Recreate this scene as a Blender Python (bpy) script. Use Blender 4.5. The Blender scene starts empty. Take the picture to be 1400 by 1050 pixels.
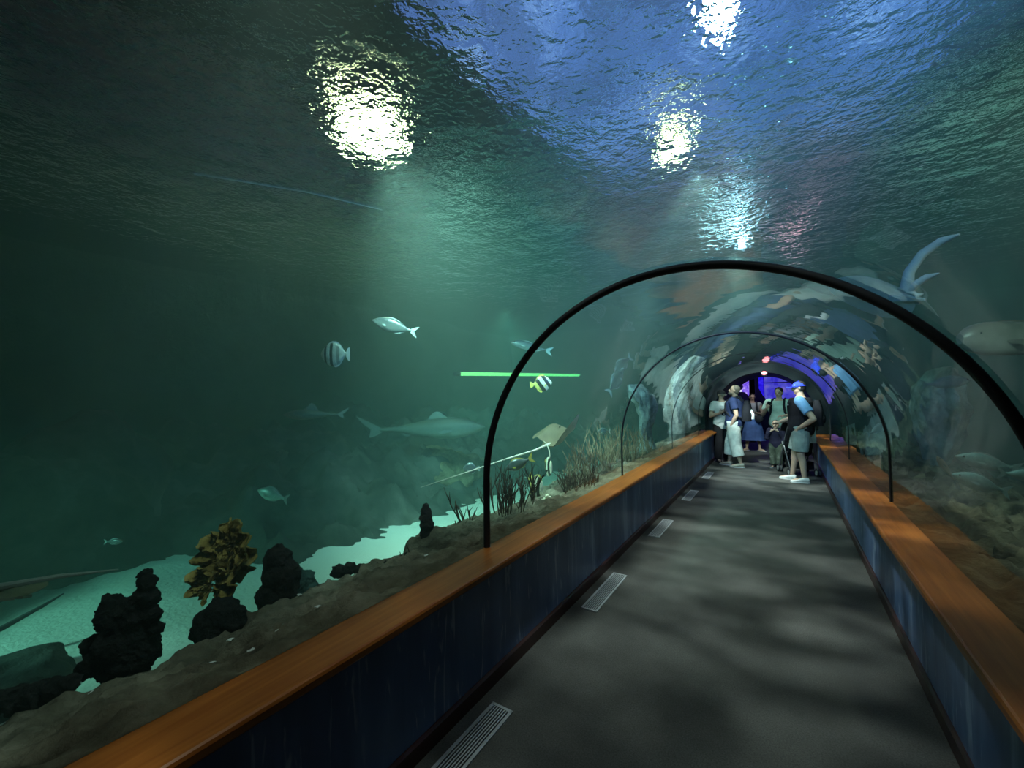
import bpy, bmesh, math, random
from mathutils import Vector, Matrix, Euler, noise
PI = math.pi
S = bpy.context.scene
COL = S.collection
random.seed(7)
V = Vector

# ------------------------------------------------------------------ mesh collector
class MB:
    def __init__(s): s.v = []; s.f = []; s.m = []; s.cur = 0
    def add(s, vs, fs):
        b = len(s.v); s.v.extend([tuple(v) for v in vs])
        for f in fs: s.f.append([b + i for i in f]); s.m.append(s.cur)
    def box(s, c, d, rz=0, rot=None):
        x, y, z = d[0]/2, d[1]/2, d[2]/2
        R = rot if rot is not None else Matrix.Rotation(rz, 3, 'Z')
        vs = [R @ V((a*x, b*y, e*z)) + V(c) for e in (-1, 1) for b in (-1, 1) for a in (-1, 1)]
        s.add(vs, [(0,2,3,1),(4,5,7,6),(0,1,5,4),(2,6,7,3),(0,4,6,2),(1,3,7,5)])
    def ell(s, c, r, seg=16, rings=10, rot=None):
        vs = []; fs = []
        R = rot if rot is not None else Matrix.Identity(3)
        if not hasattr(r, '__len__'): r = (r, r, r)
        vs.append(V(c) + R @ V((0, 0, r[2])))
        for i in range(1, rings):
            t = PI*i/rings
            for j in range(seg):
                a = 2*PI*j/seg
                vs.append(V(c) + R @ V((r[0]*math.sin(t)*math.cos(a), r[1]*math.sin(t)*math.sin(a), r[2]*math.cos(t))))
        vs.append(V(c) + R @ V((0, 0, -r[2])))
        for j in range(seg): fs.append((0, 1+j, 1+(j+1) % seg))
        for i in range(rings-2):
            for j in range(seg):
                a = 1+i*seg+j; b = 1+i*seg+(j+1) % seg
                fs.append((a, a+seg, b+seg, b))
        n = len(vs)-1; o = 1+(rings-2)*seg
        for j in range(seg): fs.append((n, o+(j+1) % seg, o+j))
        s.add(vs, fs)
    def tube(s, pts, rs, seg=8, cap=True, flat=None):
        """tapered tube along pts; flat = (axis, factor) squashes the section along a world axis"""
        pts = [V(p) for p in pts]
        if not hasattr(rs, '__len__'): rs = [rs]*len(pts)
        n = len(pts); vs = []; fs = []
        t0 = (pts[1]-pts[0]).normalized()
        u = t0.orthogonal().normalized()
        for i, p in enumerate(pts):
            t = (pts[min(i+1, n-1)]-pts[max(i-1, 0)]).normalized()
            u = (u - t*u.dot(t)); u = u.normalized() if u.length > 1e-6 else t.orthogonal().normalized()
            w = t.cross(u)
            for j in range(seg):
                a = 2*PI*j/seg
                o = (u*math.cos(a)+w*math.sin(a))*rs[i]
                if flat: o = o - V(flat[0])*o.dot(V(flat[0]))*(1-flat[1])
                vs.append(p+o)
        for i in range(n-1):
            for j in range(seg):
                a = i*seg+j; b = i*seg+(j+1) % seg
                fs.append((a, b, b+seg, a+seg))
        if cap:
            fs.append(tuple(reversed(range(seg)))); fs.append(tuple(range((n-1)*seg, n*seg)))
        s.add(vs, fs)
    def caps(s, a, ra, b, rb, seg=14):
        """round-ended tapered limb"""
        s.tube([a, b], [ra, rb], seg); s.ell(a, ra, seg, 8); s.ell(b, rb, seg, 8)
    def loft(s, rings, cap=True):
        n = len(rings[0]); vs = [p for r in rings for p in r]; fs = []
        for i in range(len(rings)-1):
            for j in range(n):
                a = i*n+j; b = i*n+(j+1) % n
                fs.append((a, b, b+n, a+n))
        if cap:
            fs.append(tuple(reversed(range(n)))); fs.append(tuple(range((len(rings)-1)*n, len(rings)*n)))
        s.add(vs, fs)
    def eloft(s, secs, seg=20, M=None):
        """secs: (centre, half width x, half depth y) horizontal elliptical sections"""
        rs = []
        for c, a, b in secs:
            r = [V(c)+V((a*math.cos(2*PI*j/seg), b*math.sin(2*PI*j/seg), 0)) for j in range(seg)]
            rs.append([M @ p for p in r] if M else r)
        s.loft(rs)
    def prism(s, poly, axis, d0, d1):
        """poly of 2D points extruded along axis ('x','y','z')"""
        def P(p, d):
            return {'x': (d, p[0], p[1]), 'y': (p[0], d, p[1]), 'z': (p[0], p[1], d)}[axis]
        n = len(poly)
        s.add([P(p, d0) for p in poly]+[P(p, d1) for p in poly],
              [tuple(reversed(range(n))), tuple(range(n, 2*n))]+[(i, (i+1) % n, n+(i+1) % n, n+i) for i in range(n)])
    def build(s, name, mat, parent=None, smooth=True, fix=True):
        me = bpy.data.meshes.new(name)
        me.from_pydata(s.v, [], s.f)
        mats = mat if isinstance(mat, (list, tuple)) else [mat]
        for m in mats: me.materials.append(m)
        if len(mats) > 1: me.polygons.foreach_set('material_index', s.m)
        if fix:
            bm = bmesh.new(); bm.from_mesh(me)
            bmesh.ops.recalc_face_normals(bm, faces=bm.faces[:]); bm.to_mesh(me); bm.free()
        if smooth:
            me.polygons.foreach_set('use_smooth', [True]*len(me.polygons))
            try: me.set_sharp_from_angle(angle=math.radians(42))
            except Exception: pass
        o = bpy.data.objects.new(name, me); COL.objects.link(o)
        if parent is not None: o.parent = parent
        return o
    def melt(s, name, mat, parent=None, voxel=.008, it=3, post=None, edit=None):
        """joins all the shapes into one continuous skin"""
        o = s.build(name, mat, None, smooth=False)
        r = o.modifiers.new('r', 'REMESH'); r.mode = 'VOXEL'; r.voxel_size = voxel
        q = o.modifiers.new('q', 'SMOOTH'); q.factor = .5; q.iterations = it
        dg = bpy.context.evaluated_depsgraph_get(); dg.update()
        me = bpy.data.meshes.new_from_object(o.evaluated_get(dg))
        old = o.data; o.modifiers.clear(); o.data = me; bpy.data.meshes.remove(old)
        me.name = name
        me.materials.clear()
        for m in (mat if isinstance(mat, (list, tuple)) else [mat]): me.materials.append(m)
        if edit:
            for v in me.vertices: v.co = edit(v.co)
        me.polygons.foreach_set('material_index', [0]*len(me.polygons))
        if post:
            for p in me.polygons: p.material_index = post(p.center)
        me.polygons.foreach_set('use_smooth', [True]*len(me.polygons))
        if parent is not None: o.parent = parent
        return o

def tag(o, label, cat, group=None, kind=None):
    o['label'] = label; o['category'] = cat
    if group: o['group'] = group
    if kind: o['kind'] = kind
    return o
def thing(name, label, cat, loc=(0, 0, 0), rz=0, group=None, rot=None, sc=1):
    o = bpy.data.objects.new(name, None); COL.objects.link(o)
    o.empty_display_size = .1
    o.location = loc; o.rotation_euler = rot if rot else (0, 0, rz); o.scale = (sc, sc, sc)
    return tag(o, label, cat, group)
def copy_thing(t, loc, rz, label, rot=None, sc=1):
    r = t.copy(); COL.objects.link(r); r.location = loc; r.rotation_euler = rot if rot else (0, 0, rz); r.scale = (sc, sc, sc)
    r['label'] = label
    for ch in list(t.children):
        c = ch.copy(); COL.objects.link(c); c.parent = r
        for g in ch.children:
            d = g.copy(); COL.objects.link(d); d.parent = c
    return r

# ------------------------------------------------------------------ materials
def newmat(name):
    m = bpy.data.materials.new(name); m.use_nodes = True
    nt = m.node_tree; nt.nodes.clear()
    return m, nt, nt.nodes.new('ShaderNodeOutputMaterial')
def N(nt, t, **kw):
    n = nt.nodes.new(t)
    for k, v in kw.items():
        if k in n.inputs: n.inputs[k].default_value = v
        else: setattr(n, k, v)
    return n
def ramp(nt, fac, stops):
    r = nt.nodes.new('ShaderNodeValToRGB'); e = r.color_ramp.elements
    while len(e) < len(stops): e.new(.5)
    for i, (p, c) in enumerate(stops):
        e[i].position = p; e[i].color = (*c, 1) if len(c) == 3 else c
    nt.links.new(fac, r.inputs[0]); return r.outputs[0]
def solid(name, c, rough=.6, metal=0, spec=.5, var=.15, scale=12, bump=0, bscale=40, coat=0, emit=None, es=0):
    """procedural surface: base colour with mottled variation and an optional bump"""
    m, nt, out = newmat(name)
    b = N(nt, 'ShaderNodeBsdfPrincipled'); b.inputs['Roughness'].default_value = rough; b.inputs['Metallic'].default_value = metal
    b.inputs['Specular IOR Level'].default_value = spec; b.inputs['Coat Weight'].default_value = coat
    tc = N(nt, 'ShaderNodeTexCoord')
    nz = N(nt, 'ShaderNodeTexNoise', Scale=scale, Detail=5.0)
    nt.links.new(tc.outputs['Object'], nz.inputs['Vector'])
    lo = tuple(x*(1-var) for x in c); hi = tuple(min(1, x*(1+var)) for x in c)
    nt.links.new(ramp(nt, nz.outputs['Fac'], [(.3, lo), (.7, hi)]), b.inputs['Base Color'])
    if bump:
        n2 = N(nt, 'ShaderNodeTexNoise', Scale=bscale, Detail=6.0); nt.links.new(tc.outputs['Object'], n2.inputs['Vector'])
        bp = N(nt, 'ShaderNodeBump', Strength=bump, Distance=.02); nt.links.new(n2.outputs['Fac'], bp.inputs['Height'])
        nt.links.new(bp.outputs[0], b.inputs['Normal'])
    if emit: b.inputs['Emission Color'].default_value = (*emit, 1); b.inputs['Emission Strength'].default_value = es
    nt.links.new(b.outputs[0], out.inputs[0]); return m
def emis(name, c, s):
    m, nt, out = newmat(name)
    e = N(nt, 'ShaderNodeEmission', Color=(*c, 1), Strength=s); nt.links.new(e.outputs[0], out.inputs[0]); return m

def m_rock(name, a, b, c, scale=3.0, bump=.8):
    m, nt, out = newmat(name)
    bs = N(nt, 'ShaderNodeBsdfPrincipled'); bs.inputs['Roughness'].default_value = .9; bs.inputs['Specular IOR Level'].default_value = .2
    tc = N(nt, 'ShaderNodeTexCoord')
    n1 = N(nt, 'ShaderNodeTexNoise', Scale=scale, Detail=9.0, Roughness=.65); nt.links.new(tc.outputs['Object'], n1.inputs['Vector'])
    vo = N(nt, 'ShaderNodeTexVoronoi', Scale=scale*4); nt.links.new(tc.outputs['Object'], vo.inputs['Vector'])
    col = ramp(nt, n1.outputs['Fac'], [(.3, a), (.5, b), (.68, c)])
    mx = N(nt, 'ShaderNodeMix', data_type='RGBA', blend_type='MULTIPLY'); mx.inputs[0].default_value = .5
    nt.links.new(col, mx.inputs[6]); nt.links.new(ramp(nt, vo.outputs['Distance'], [(0, (.5, .5, .5)), (.5, (1, 1, 1))]), mx.inputs[7])
    nt.links.new(mx.outputs[2], bs.inputs['Base Color'])
    n2 = N(nt, 'ShaderNodeTexNoise', Scale=scale*6, Detail=8.0, Roughness=.7); nt.links.new(tc.outputs['Object'], n2.inputs['Vector'])
    bp = N(nt, 'ShaderNodeBump', Strength=bump, Distance=.05); nt.links.new(n2.outputs['Fac'], bp.inputs['Height'])
    nt.links.new(bp.outputs[0], bs.inputs['Normal']); nt.links.new(bs.outputs[0], out.inputs[0]); return m

MAT = {}
MAT['rock'] = m_rock('shelf rock', (.05, .042, .03), (.17, .145, .10), (.36, .31, .23))
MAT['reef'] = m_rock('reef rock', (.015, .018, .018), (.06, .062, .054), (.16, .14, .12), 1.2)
MAT['pale_rock'] = m_rock('pale rock', (.09, .10, .09), (.5, .51, .49), (.88, .88, .85), 3.0, 1.0)  # only for the columns that stand in for pale reflections
MAT['brown_rock'] = m_rock('brown rock', (.07, .045, .025), (.2, .14, .08), (.42, .33, .2), 3.5)
MAT['sponge'] = m_rock('dark sponge', (.008, .008, .008), (.016, .015, .014), (.035, .03, .028), 8)
MAT['sponge2'] = m_rock('dark purple sponge', (.015, .012, .013), (.035, .026, .026), (.07, .05, .045), 9)
MAT['fan'] = m_rock('tan fan', (.2, .14, .035), (.38, .27, .075), (.55, .42, .15), 10, .5)
MAT['whip'] = m_rock('sea whip', (.03, .018, .014), (.075, .045, .03), (.15, .09, .06), 9, .3)
MAT['tanwhip'] = m_rock('tan sea whip', (.13, .09, .05), (.28, .21, .13), (.5, .4, .28), 9, .3)
MAT['teal_coral'] = m_rock('green coral', (.02, .05, .045), (.05, .1, .09), (.09, .17, .15), 7)

def m_sand():
    m, nt, out = newmat('sand'); bs = N(nt, 'ShaderNodeBsdfPrincipled'); bs.inputs['Roughness'].default_value = .95
    tc = N(nt, 'ShaderNodeTexCoord')
    n1 = N(nt, 'ShaderNodeTexNoise', Scale=1.6, Detail=8.0, Roughness=.7); nt.links.new(tc.outputs['Object'], n1.inputs['Vector'])
    n2 = N(nt, 'ShaderNodeTexNoise', Scale=28.0, Detail=4.0); nt.links.new(tc.outputs['Object'], n2.inputs['Vector'])
    mx = N(nt, 'ShaderNodeMath', operation='ADD'); nt.links.new(n1.outputs['Fac'], mx.inputs[0]); nt.links.new(n2.outputs['Fac'], mx.inputs[1])
    nt.links.new(ramp(nt, mx.outputs[0], [(.35, (.45, .44, .38)), (.62, (.72, .7, .62))]), bs.inputs['Base Color'])
    mx.inputs[1].default_value = 0
    sc = N(nt, 'ShaderNodeMath', operation='MULTIPLY'); sc.inputs[1].default_value = .5
    bp = N(nt, 'ShaderNodeBump', Strength=.35, Distance=.05); nt.links.new(mx.outputs[0], bp.inputs['Height'])
    nt.links.new(bp.outputs[0], bs.inputs['Normal']); nt.links.new(bs.outputs[0], out.inputs[0]); return m
MAT['sand'] = m_sand()

def m_carpet():
    m, nt, out = newmat('floor carpet'); bs = N(nt, 'ShaderNodeBsdfPrincipled'); bs.inputs['Roughness'].default_value = .85
    bs.inputs['Specular IOR Level'].default_value = .25
    tc = N(nt, 'ShaderNodeTexCoord')
    n1 = N(nt, 'ShaderNodeTexNoise', Scale=140.0, Detail=3.0); nt.links.new(tc.outputs['Object'], n1.inputs['Vector'])
    n2 = N(nt, 'ShaderNodeTexNoise', Scale=2.5, Detail=6.0); nt.links.new(tc.outputs['Object'], n2.inputs['Vector'])
    mx = N(nt, 'ShaderNodeMath', operation='MULTIPLY'); nt.links.new(n1.outputs['Fac'], mx.inputs[0]); nt.links.new(n2.outputs['Fac'], mx.inputs[1])
    nt.links.new(ramp(nt, mx.outputs[0], [(.12, (.05, .05, .046)), (.4, (.12, .12, .11))]), bs.inputs['Base Color'])
    bp = N(nt, 'ShaderNodeBump', Strength=.4, Distance=.004); nt.links.new(n1.outputs['Fac'], bp.inputs['Height'])
    nt.links.new(bp.outputs[0], bs.inputs['Normal']); nt.links.new(bs.outputs[0], out.inputs[0]); return m
MAT['carpet'] = m_carpet()

def m_wood():
    m, nt, out = newmat('varnished wood'); bs = N(nt, 'ShaderNodeBsdfPrincipled'); bs.inputs['Roughness'].default_value = .38; bs.inputs['Specular IOR Level'].default_value = .3
    tc = N(nt, 'ShaderNodeTexCoord'); mp = N(nt, 'ShaderNodeMapping'); mp.inputs['Scale'].default_value = (14, .7, 14)
    nt.links.new(tc.outputs['Object'], mp.inputs[0])
    n1 = N(nt, 'ShaderNodeTexNoise', Scale=3.0, Detail=8.0, Distortion=.6); nt.links.new(mp.outputs[0], n1.inputs['Vector'])
    n2 = N(nt, 'ShaderNodeTexNoise', Scale=2.2, Detail=5.0); nt.links.new(tc.outputs['Object'], n2.inputs['Vector'])
    mx = N(nt, 'ShaderNodeMix', data_type='RGBA', blend_type='MULTIPLY'); mx.inputs[0].default_value = .6
    nt.links.new(ramp(nt, n1.outputs['Fac'], [(.3, (.33, .09, .013)), (.7, (.50, .16, .028))]), mx.inputs[6])
    nt.links.new(ramp(nt, n2.outputs['Fac'], [(.35, (.6, .58, .55)), (.65, (1, 1, 1))]), mx.inputs[7])
    nt.links.new(mx.outputs[2], bs.inputs['Base Color'])
    bp = N(nt, 'ShaderNodeBump', Strength=.05, Distance=.01); nt.links.new(n1.outputs['Fac'], bp.inputs['Height']); nt.links.new(bp.outputs[0], bs.inputs['Normal'])
    nt.links.new(bs.outputs[0], out.inputs[0]); return m
MAT['wood'] = m_wood()

def m_bluewall():
    m, nt, out = newmat('blue wall panel'); bs = N(nt, 'ShaderNodeBsdfPrincipled'); bs.inputs['Roughness'].default_value = .35
    tc = N(nt, 'ShaderNodeTexCoord'); mp = N(nt, 'ShaderNodeMapping'); mp.inputs['Scale'].default_value = (1, 2.6, .35)
    nt.links.new(tc.outputs['Object'], mp.inputs[0])
    n1 = N(nt, 'ShaderNodeTexNoise', Scale=2.2, Detail=7.0, Distortion=.5); nt.links.new(mp.outputs[0], n1.inputs['Vector'])
    n2 = N(nt, 'ShaderNodeTexNoise', Scale=7.0, Detail=4.0, Distortion=1.5); nt.links.new(mp.outputs[0], n2.inputs['Vector'])
    a = ramp(nt, n1.outputs['Fac'], [(.35, (.05, .10, .22)), (.6, (.11, .19, .36)), (.74, (.5, .62, .8))])
    mx = N(nt, 'ShaderNodeMix', data_type='RGBA', blend_type='SCREEN')
    nt.links.new(ramp(nt, n2.outputs['Fac'], [(.60, (0, 0, 0)), (.70, (.4, .45, .52))]), mx.inputs[7]); mx.inputs[0].default_value = .7
    nt.links.new(a, mx.inputs[6]); nt.links.new(mx.outputs[2], bs.inputs['Base Color'])
    nt.links.new(bs.outputs[0], out.inputs[0]); return m
MAT['bluewall'] = m_bluewall()

def m_glass():
    """clear acrylic: transparent with mirror reflections rising towards grazing view"""
    m, nt, out = newmat('clear acrylic')
    tr = N(nt, 'ShaderNodeBsdfTransparent', Color=(.97, .985, .98, 1)); gl = N(nt, 'ShaderNodeBsdfGlossy', Roughness=.012)
    gl.inputs['Color'].default_value = (.95, .97, .96, 1)
    fr = N(nt, 'ShaderNodeFresnel', IOR=1.24); mx = N(nt, 'ShaderNodeMixShader')
    tc = N(nt, 'ShaderNodeTexCoord'); n1 = N(nt, 'ShaderNodeTexNoise', Scale=1.7, Detail=2.0); nt.links.new(tc.outputs['Object'], n1.inputs['Vector'])
    bp = N(nt, 'ShaderNodeBump', Strength=.25, Distance=.02); nt.links.new(n1.outputs['Fac'], bp.inputs['Height']); nt.links.new(bp.outputs[0], gl.inputs['Normal'])
    nt.links.new(fr.outputs[0], mx.inputs[0]); nt.links.new(tr.outputs[0], mx.inputs[1]); nt.links.new(gl.outputs[0], mx.inputs[2])
    nt.links.new(mx.outputs[0], out.inputs[0]); return m
def m_clear():
    m, nt, out = newmat('acrylic water side'); tr = N(nt, 'ShaderNodeBsdfTransparent', Color=(.98, .99, .985, 1))
    nt.links.new(tr.outputs[0], out.inputs[0]); return m
MAT['glass'] = m_glass(); MAT['clear'] = m_clear()

WATER_SCAT, WATER_ABS = .042, .18
def m_water():
    m, nt, out = newmat('hazy water')
    sc = N(nt, 'ShaderNodeVolumeScatter', Color=(.62, .9, .8, 1), Density=WATER_SCAT, Anisotropy=.25)
    ab = N(nt, 'ShaderNodeVolumeAbsorption', Color=(.1, .72, .66, 1), Density=WATER_ABS)
    ad = N(nt, 'ShaderNodeAddShader'); nt.links.new(sc.outputs[0], ad.inputs[0]); nt.links.new(ab.outputs[0], ad.inputs[1])
    nt.links.new(ad.outputs[0], out.inputs['Volume']); return m
def m_surface():
    m, nt, out = newmat('rippled water surface')
    g = N(nt, 'ShaderNodeBsdfGlass', IOR=1.1, Roughness=.02); g.inputs['Color'].default_value = (.9, .97, .97, 1)
    tc = N(nt, 'ShaderNodeTexCoord')
    n1 = N(nt, 'ShaderNodeTexNoise', Scale=2.2, Detail=2.0, Distortion=.4); nt.links.new(tc.outputs['Object'], n1.inputs['Vector'])
    n2 = N(nt, 'ShaderNodeTexNoise', Scale=9.0, Detail=2.5, Distortion=.6); nt.links.new(tc.outputs['Object'], n2.inputs['Vector'])
    b1 = N(nt, 'ShaderNodeBump', Strength=1.0, Distance=.08); nt.links.new(n1.outputs['Fac'], b1.inputs['Height'])
    b2 = N(nt, 'ShaderNodeBump', Strength=1.0, Distance=.035); nt.links.new(n2.outputs['Fac'], b2.inputs['Height']); nt.links.new(b1.outputs[0], b2.inputs['Normal'])
    n3 = N(nt, 'ShaderNodeTexNoise', Scale=26.0, Detail=2.0); nt.links.new(tc.outputs['Object'], n3.inputs['Vector'])
    b3 = N(nt, 'ShaderNodeBump', Strength=1.0, Distance=.011); nt.links.new(n3.outputs['Fac'], b3.inputs['Height']); nt.links.new(b2.outputs[0], b3.inputs['Normal'])
    nt.links.new(b3.outputs[0], g.inputs['Normal']); nt.links.new(g.outputs[0], out.inputs[0]); return m
MAT['water'] = m_water(); MAT['surface'] = m_surface()
MAT['black'] = solid('black rubber', (.010, .011, .014), .55)
MAT['steel'] = solid('brushed steel', (.48, .51, .53), .4, .15, var=.1)
MAT['dark'] = solid('void black', (.004, .004, .005), .9)
MAT['skirt_trim'] = solid('dark red brown skirting', (.045, .018, .016), .35)
MAT['darkwall'] = solid('charcoal paint', (.025, .028, .033), .5)
MAT['tankwall'] = m_rock('tank wall', (.012, .02, .018), (.03, .045, .04), (.06, .08, .07), .8)

# ------------------------------------------------------------------ the walkway
R, ZC, ZL, WO, WI, WF = 1.111, 1.067, .70, 1.107, .898, 1.0
Y0, Y1 = -3.2, 11.0
m = MB(); m.box((0, 5.5, -.05), (2.4, 19, .1))
tag(m.build('floor', MAT['carpet'], smooth=False), 'dark grey carpeted walkway floor running down the tunnel', 'floor', kind='structure')
for s, nm in ((-1, 'left'), (1, 'right')):
    m = MB(); m.box((s*(WF+.05), (Y0+Y1)/2, .33), (.1, Y1-Y0, .66))
    tag(m.build('wall_'+nm, MAT['bluewall'], smooth=False), 'low streaked blue wall along the %s side of the walkway' % nm, 'wall', kind='structure')
    m = MB()
    b = .012; x0, x1 = s*WI, s*(WO+.006)
    prof = [(x0+s*b, ZL-.045), (x0, ZL-.045+b), (x0, ZL-b), (x0+s*b*.4, ZL-b*.3), (x0+s*b, ZL), (x1, ZL), (x1, ZL-.045)]
    m.prism(prof, 'y', Y0, Y1)
    tag(m.build('windowsill_'+nm, MAT['wood'], smooth=False), 'varnished orange-brown wooden ledge capping the %s blue wall' % nm, 'ledge', kind='structure')
    m = MB(); m.prism([(s*WF, 0), (s*(WF-.018), 0), (s*(WF-.018), .075), (s*(WF-.008), .085), (s*WF, .085)], 'y', Y0, Y1)
    tag(m.build('baseboard_'+nm, MAT['skirt_trim'], smooth=False), 'dark red-brown skirting board at the foot of the %s wall' % nm, 'skirting', kind='structure')

def arc_profile(r, zbot, n=40):
    return [(-r, zbot)]+[(r*math.cos(PI-PI*i/n), ZC+r*math.sin(PI*i/n)) for i in range(n+1)]+[(r, zbot)]
def glass_section(i, ya, yb):
    a, b = arc_profile(R, ZL, 64), arc_profile(R+.045, ZL, 64)
    n = len(a); m = MB()
    m.cur = 0; m.add([(x, y, z) for y in (ya, yb) for x, z in a], [(k, n+k, n+k+1, k+1) for k in range(n-1)])
    m.cur = 1; m.add([(x, y, z) for y in (ya, yb) for x, z in b], [(k, k+1, n+k+1, n+k) for k in range(n-1)])
    for y in (ya, yb): m.add([(x, y, z) for x, z in a]+[(x, y, z) for x, z in b], [(k, k+1, n+k+1, n+k) for k in range(n-1)])
    for k in (0, n-1): m.add([(a[k][0], ya, a[k][1]), (a[k][0], yb, a[k][1]), (b[k][0], yb, b[k][1]), (b[k][0], ya, b[k][1])], [(0, 1, 2, 3)])
    o = m.build('window_%d' % i, [MAT['glass'], MAT['clear']], fix=False)
    return o
SEAM = [Y0, -.5, 2.009, 4.518, 7.03, 9.54, Y1]
gl = ['nearest the camera overhead', 'between camera and first black arch', 'between the first two black arches', 'beyond the second black arch', 'arching over the far walkway', 'just before the dark portal']
for i in range(6):
    tag(glass_section(i+1, SEAM[i], SEAM[i+1]), 'clear curved acrylic tunnel vault ' + gl[i], 'window', kind='structure')
names = {1: 'thick black joint arch spanning the walkway nearest the camera', 2: 'second black joint arch further down the glass tunnel', 3: 'thin black joint arch far down the tunnel', 4: 'thin black joint arch closest to the dark portal'}
for k in (1, 2, 3, 4):
    w, t = {1: (.021, .019), 2: (.014, .009), 3: (.008, .005), 4: (.008, .005)}[k]
    m = MB(); pts = arc_profile(1, 0, 72); rings = []
    full = arc_profile(R-t*.4, ZL, 72)
    for q in range(len(full)):
        x, z = full[q]
        d = V((x, 0, z-ZC)).normalized() if z >= ZC else V((math.copysign(1, x), 0, 0))
        if z < ZC: z = ZL
        c = V((x, SEAM[k+1], z))
        rings.append([c+d*(t*math.cos(2*PI*j/10))+V((0, 1, 0))*(w*math.sin(2*PI*j/10)) for j in range(10)])
    m.loft(rings)
    tag(m.build('trim_%d' % k, MAT['black']), names[k], 'arch', kind='structure')

# floor grilles
def make_grille(label, y):
    t = thing('floor_grille', label, 'grille', (-.85, y, 0), group='metal grilles along the left of the floor')
    m = MB(); L, W = .72, .125
    for sx in (-1, 1): m.box((sx*(W/2-.006), 0, .004), (.012, L, .008))
    for sy in (-1, 1): m.box((0, sy*(L/2-.008), .004), (W, .016, .008))
    m.build('frame', MAT['steel'], t, smooth=False)
    m = MB()
    for k in range(8): m.box((-.049+k*.014, 0, .0035), (.0065, L-.03, .006))
    m.build('slats', MAT['steel'], t, smooth=False)
    m = MB(); m.box((0, 0, .001), (W-.02, L-.03, .0015)); m.build('well', MAT['dark'], t, smooth=False)
    return t
g0 = make_grille('nearest long metal slatted floor grille, cut off by the picture bottom', 1.43)
for y, l in ((3.28, 'second metal floor grille along the left skirting'), (5.14, 'third metal floor grille, halfway along the left wall'), (7.0, 'fourth metal floor grille, well before the people'), (8.85, 'farthest small-looking metal floor grille near the two men')):
    copy_thing(g0, (-.85, y, 0), 0, l)

# the portal, the passage behind it and the blue room
def arch_wall(name, y0, y1, r_out, r_in, mat, label):
    a, b = arc_profile(r_out, 0), arc_profile(r_in, 0); m = MB(); n = len(a)
    vs = []
    for y in (y0, y1): vs += [(x, y, z) for x, z in a]+[(x, y, z) for x, z in b]
    fs = []
    for k in range(n-1):
        fs += [(k, k+1, n+k+1, n+k), (2*n+k, 3*n+k, 3*n+k+1, 2*n+k+1), (k, 2*n+k, 2*n+k+1, k+1), (n+k, n+k+1, 3*n+k+1, 3*n+k)]
    fs += [(0, n, 3*n, 2*n), (n-1, 3*n-1, 4*n-1, 2*n-1)]
    m.add(vs, fs)
    tag(m.build(name, mat), label, 'wall', kind='structure')
arch_wall('trim_5', 11.0, 11.35, 1.19, .985, MAT['black'], 'thick black portal ring closing the far end of the glass')
arch_wall('wall_passage', 11.35, 14.5, 1.19, .985, MAT['darkwall'], 'dark rounded passage walls behind the black portal')
m = MB(); m.box((0, 17.2, -.05), (5, 4.4, .1)); tag(m.build('floor_room', MAT['carpet'], smooth=False), 'dark floor of the blue-lit room beyond the passage', 'floor', kind='structure')
m = MB(); m.box((0, 18.6, 1.5), (5, .1, 3)); m.box((-2.45, 16.6, 1.5), (.1, 4, 3)); m.box((2.45, 16.6, 1.5), (.1, 4, 3)); m.box((0, 16.6, 3.05), (5, 4.1, .1))
tag(m.build('wall_back', MAT['darkwall'], smooth=False), 'dark walls and ceiling of the blue-lit room beyond the passage', 'wall', kind='structure')

def m_mural(name, a, b, c, s, scale):
    """backlit panel: light comes through a mottled print"""
    m, nt, out = newmat(name); e = N(nt, 'ShaderNodeEmission', Strength=s)
    tc = N(nt, 'ShaderNodeTexCoord'); n1 = N(nt, 'ShaderNodeTexNoise', Scale=scale, Detail=5.0, Distortion=.8); nt.links.new(tc.outputs['Object'], n1.inputs['Vector'])
    nt.links.new(ramp(nt, n1.outputs['Fac'], [(.35, a), (.55, b), (.72, c)]), e.inputs['Color'])
    nt.links.new(e.outputs[0], out.inputs[0]); return m
t = thing('backlit_mural', 'glowing blue backlit mural panel beyond the dark passage', 'panel', (0, 18.0, 0))
K = 18.0/16.0
def room(p): return [(.3845+(x-.3845)*K, 1.6+(z-1.6)*K) for x, z in p]
m = MB(); m.prism(room([(-.25, 2.25), (-.25, 1.72), (-.12, 1.45), (-.115, 2.25)]), 'y', 0, .05)
m.build('side_screen', m_mural('deep blue light', (.01, .005, .5), (.03, .015, .95), (.08, .05, 1), .75, 3), t, smooth=False)
m = MB(); m.prism(room([(-.095, 2.25), (-.095, 1.44), (.02, 1.2), (.1, .9), (.95, .9), (.95, 2.25)]), 'y', 0, .05)
m.build('main_screen', m_mural('pale blue light', (.05, .04, .75), (.12, .12, .85), (.38, .26, .75), .55, 3.2), t, smooth=False)
m = MB(); m.prism(room([(-.115, 2.3), (-.115, 1.42), (-.095, 1.42), (-.095, 2.3)]), 'y', -.03, .05); m.prism(room([(-.1, 1.885), (.95, 1.9), (.95, 1.93), (-.1, 1.915)]), 'y', -.02, -.001)
m.build('divider', MAT['dark'], t, smooth=False)
t = thing('illuminated_sign', 'jagged violet glowing sign left of the dark post beyond the passage', 'sign', (0, 18.0, 0))  # piece of the lit mural showing between dark shapes, drawn as a glowing cutout
m = MB(); m.prism(room([(-.52, 2.1), (-.47, 1.45), (-.5, 1.36), (-.56, 1.5), (-.66, 1.6), (-.83, 1.64), (-.72, 1.72), (-.7, 1.82), (-.86, 1.9), (-.74, 1.95), (-.62, 2.06)]), 'y', 0, .04)
m.build('face', m_mural('violet light', (.12, .05, .8), (.3, .18, .9), (.75, .62, 1), .8, 9), t, smooth=False)
m = MB()
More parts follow.
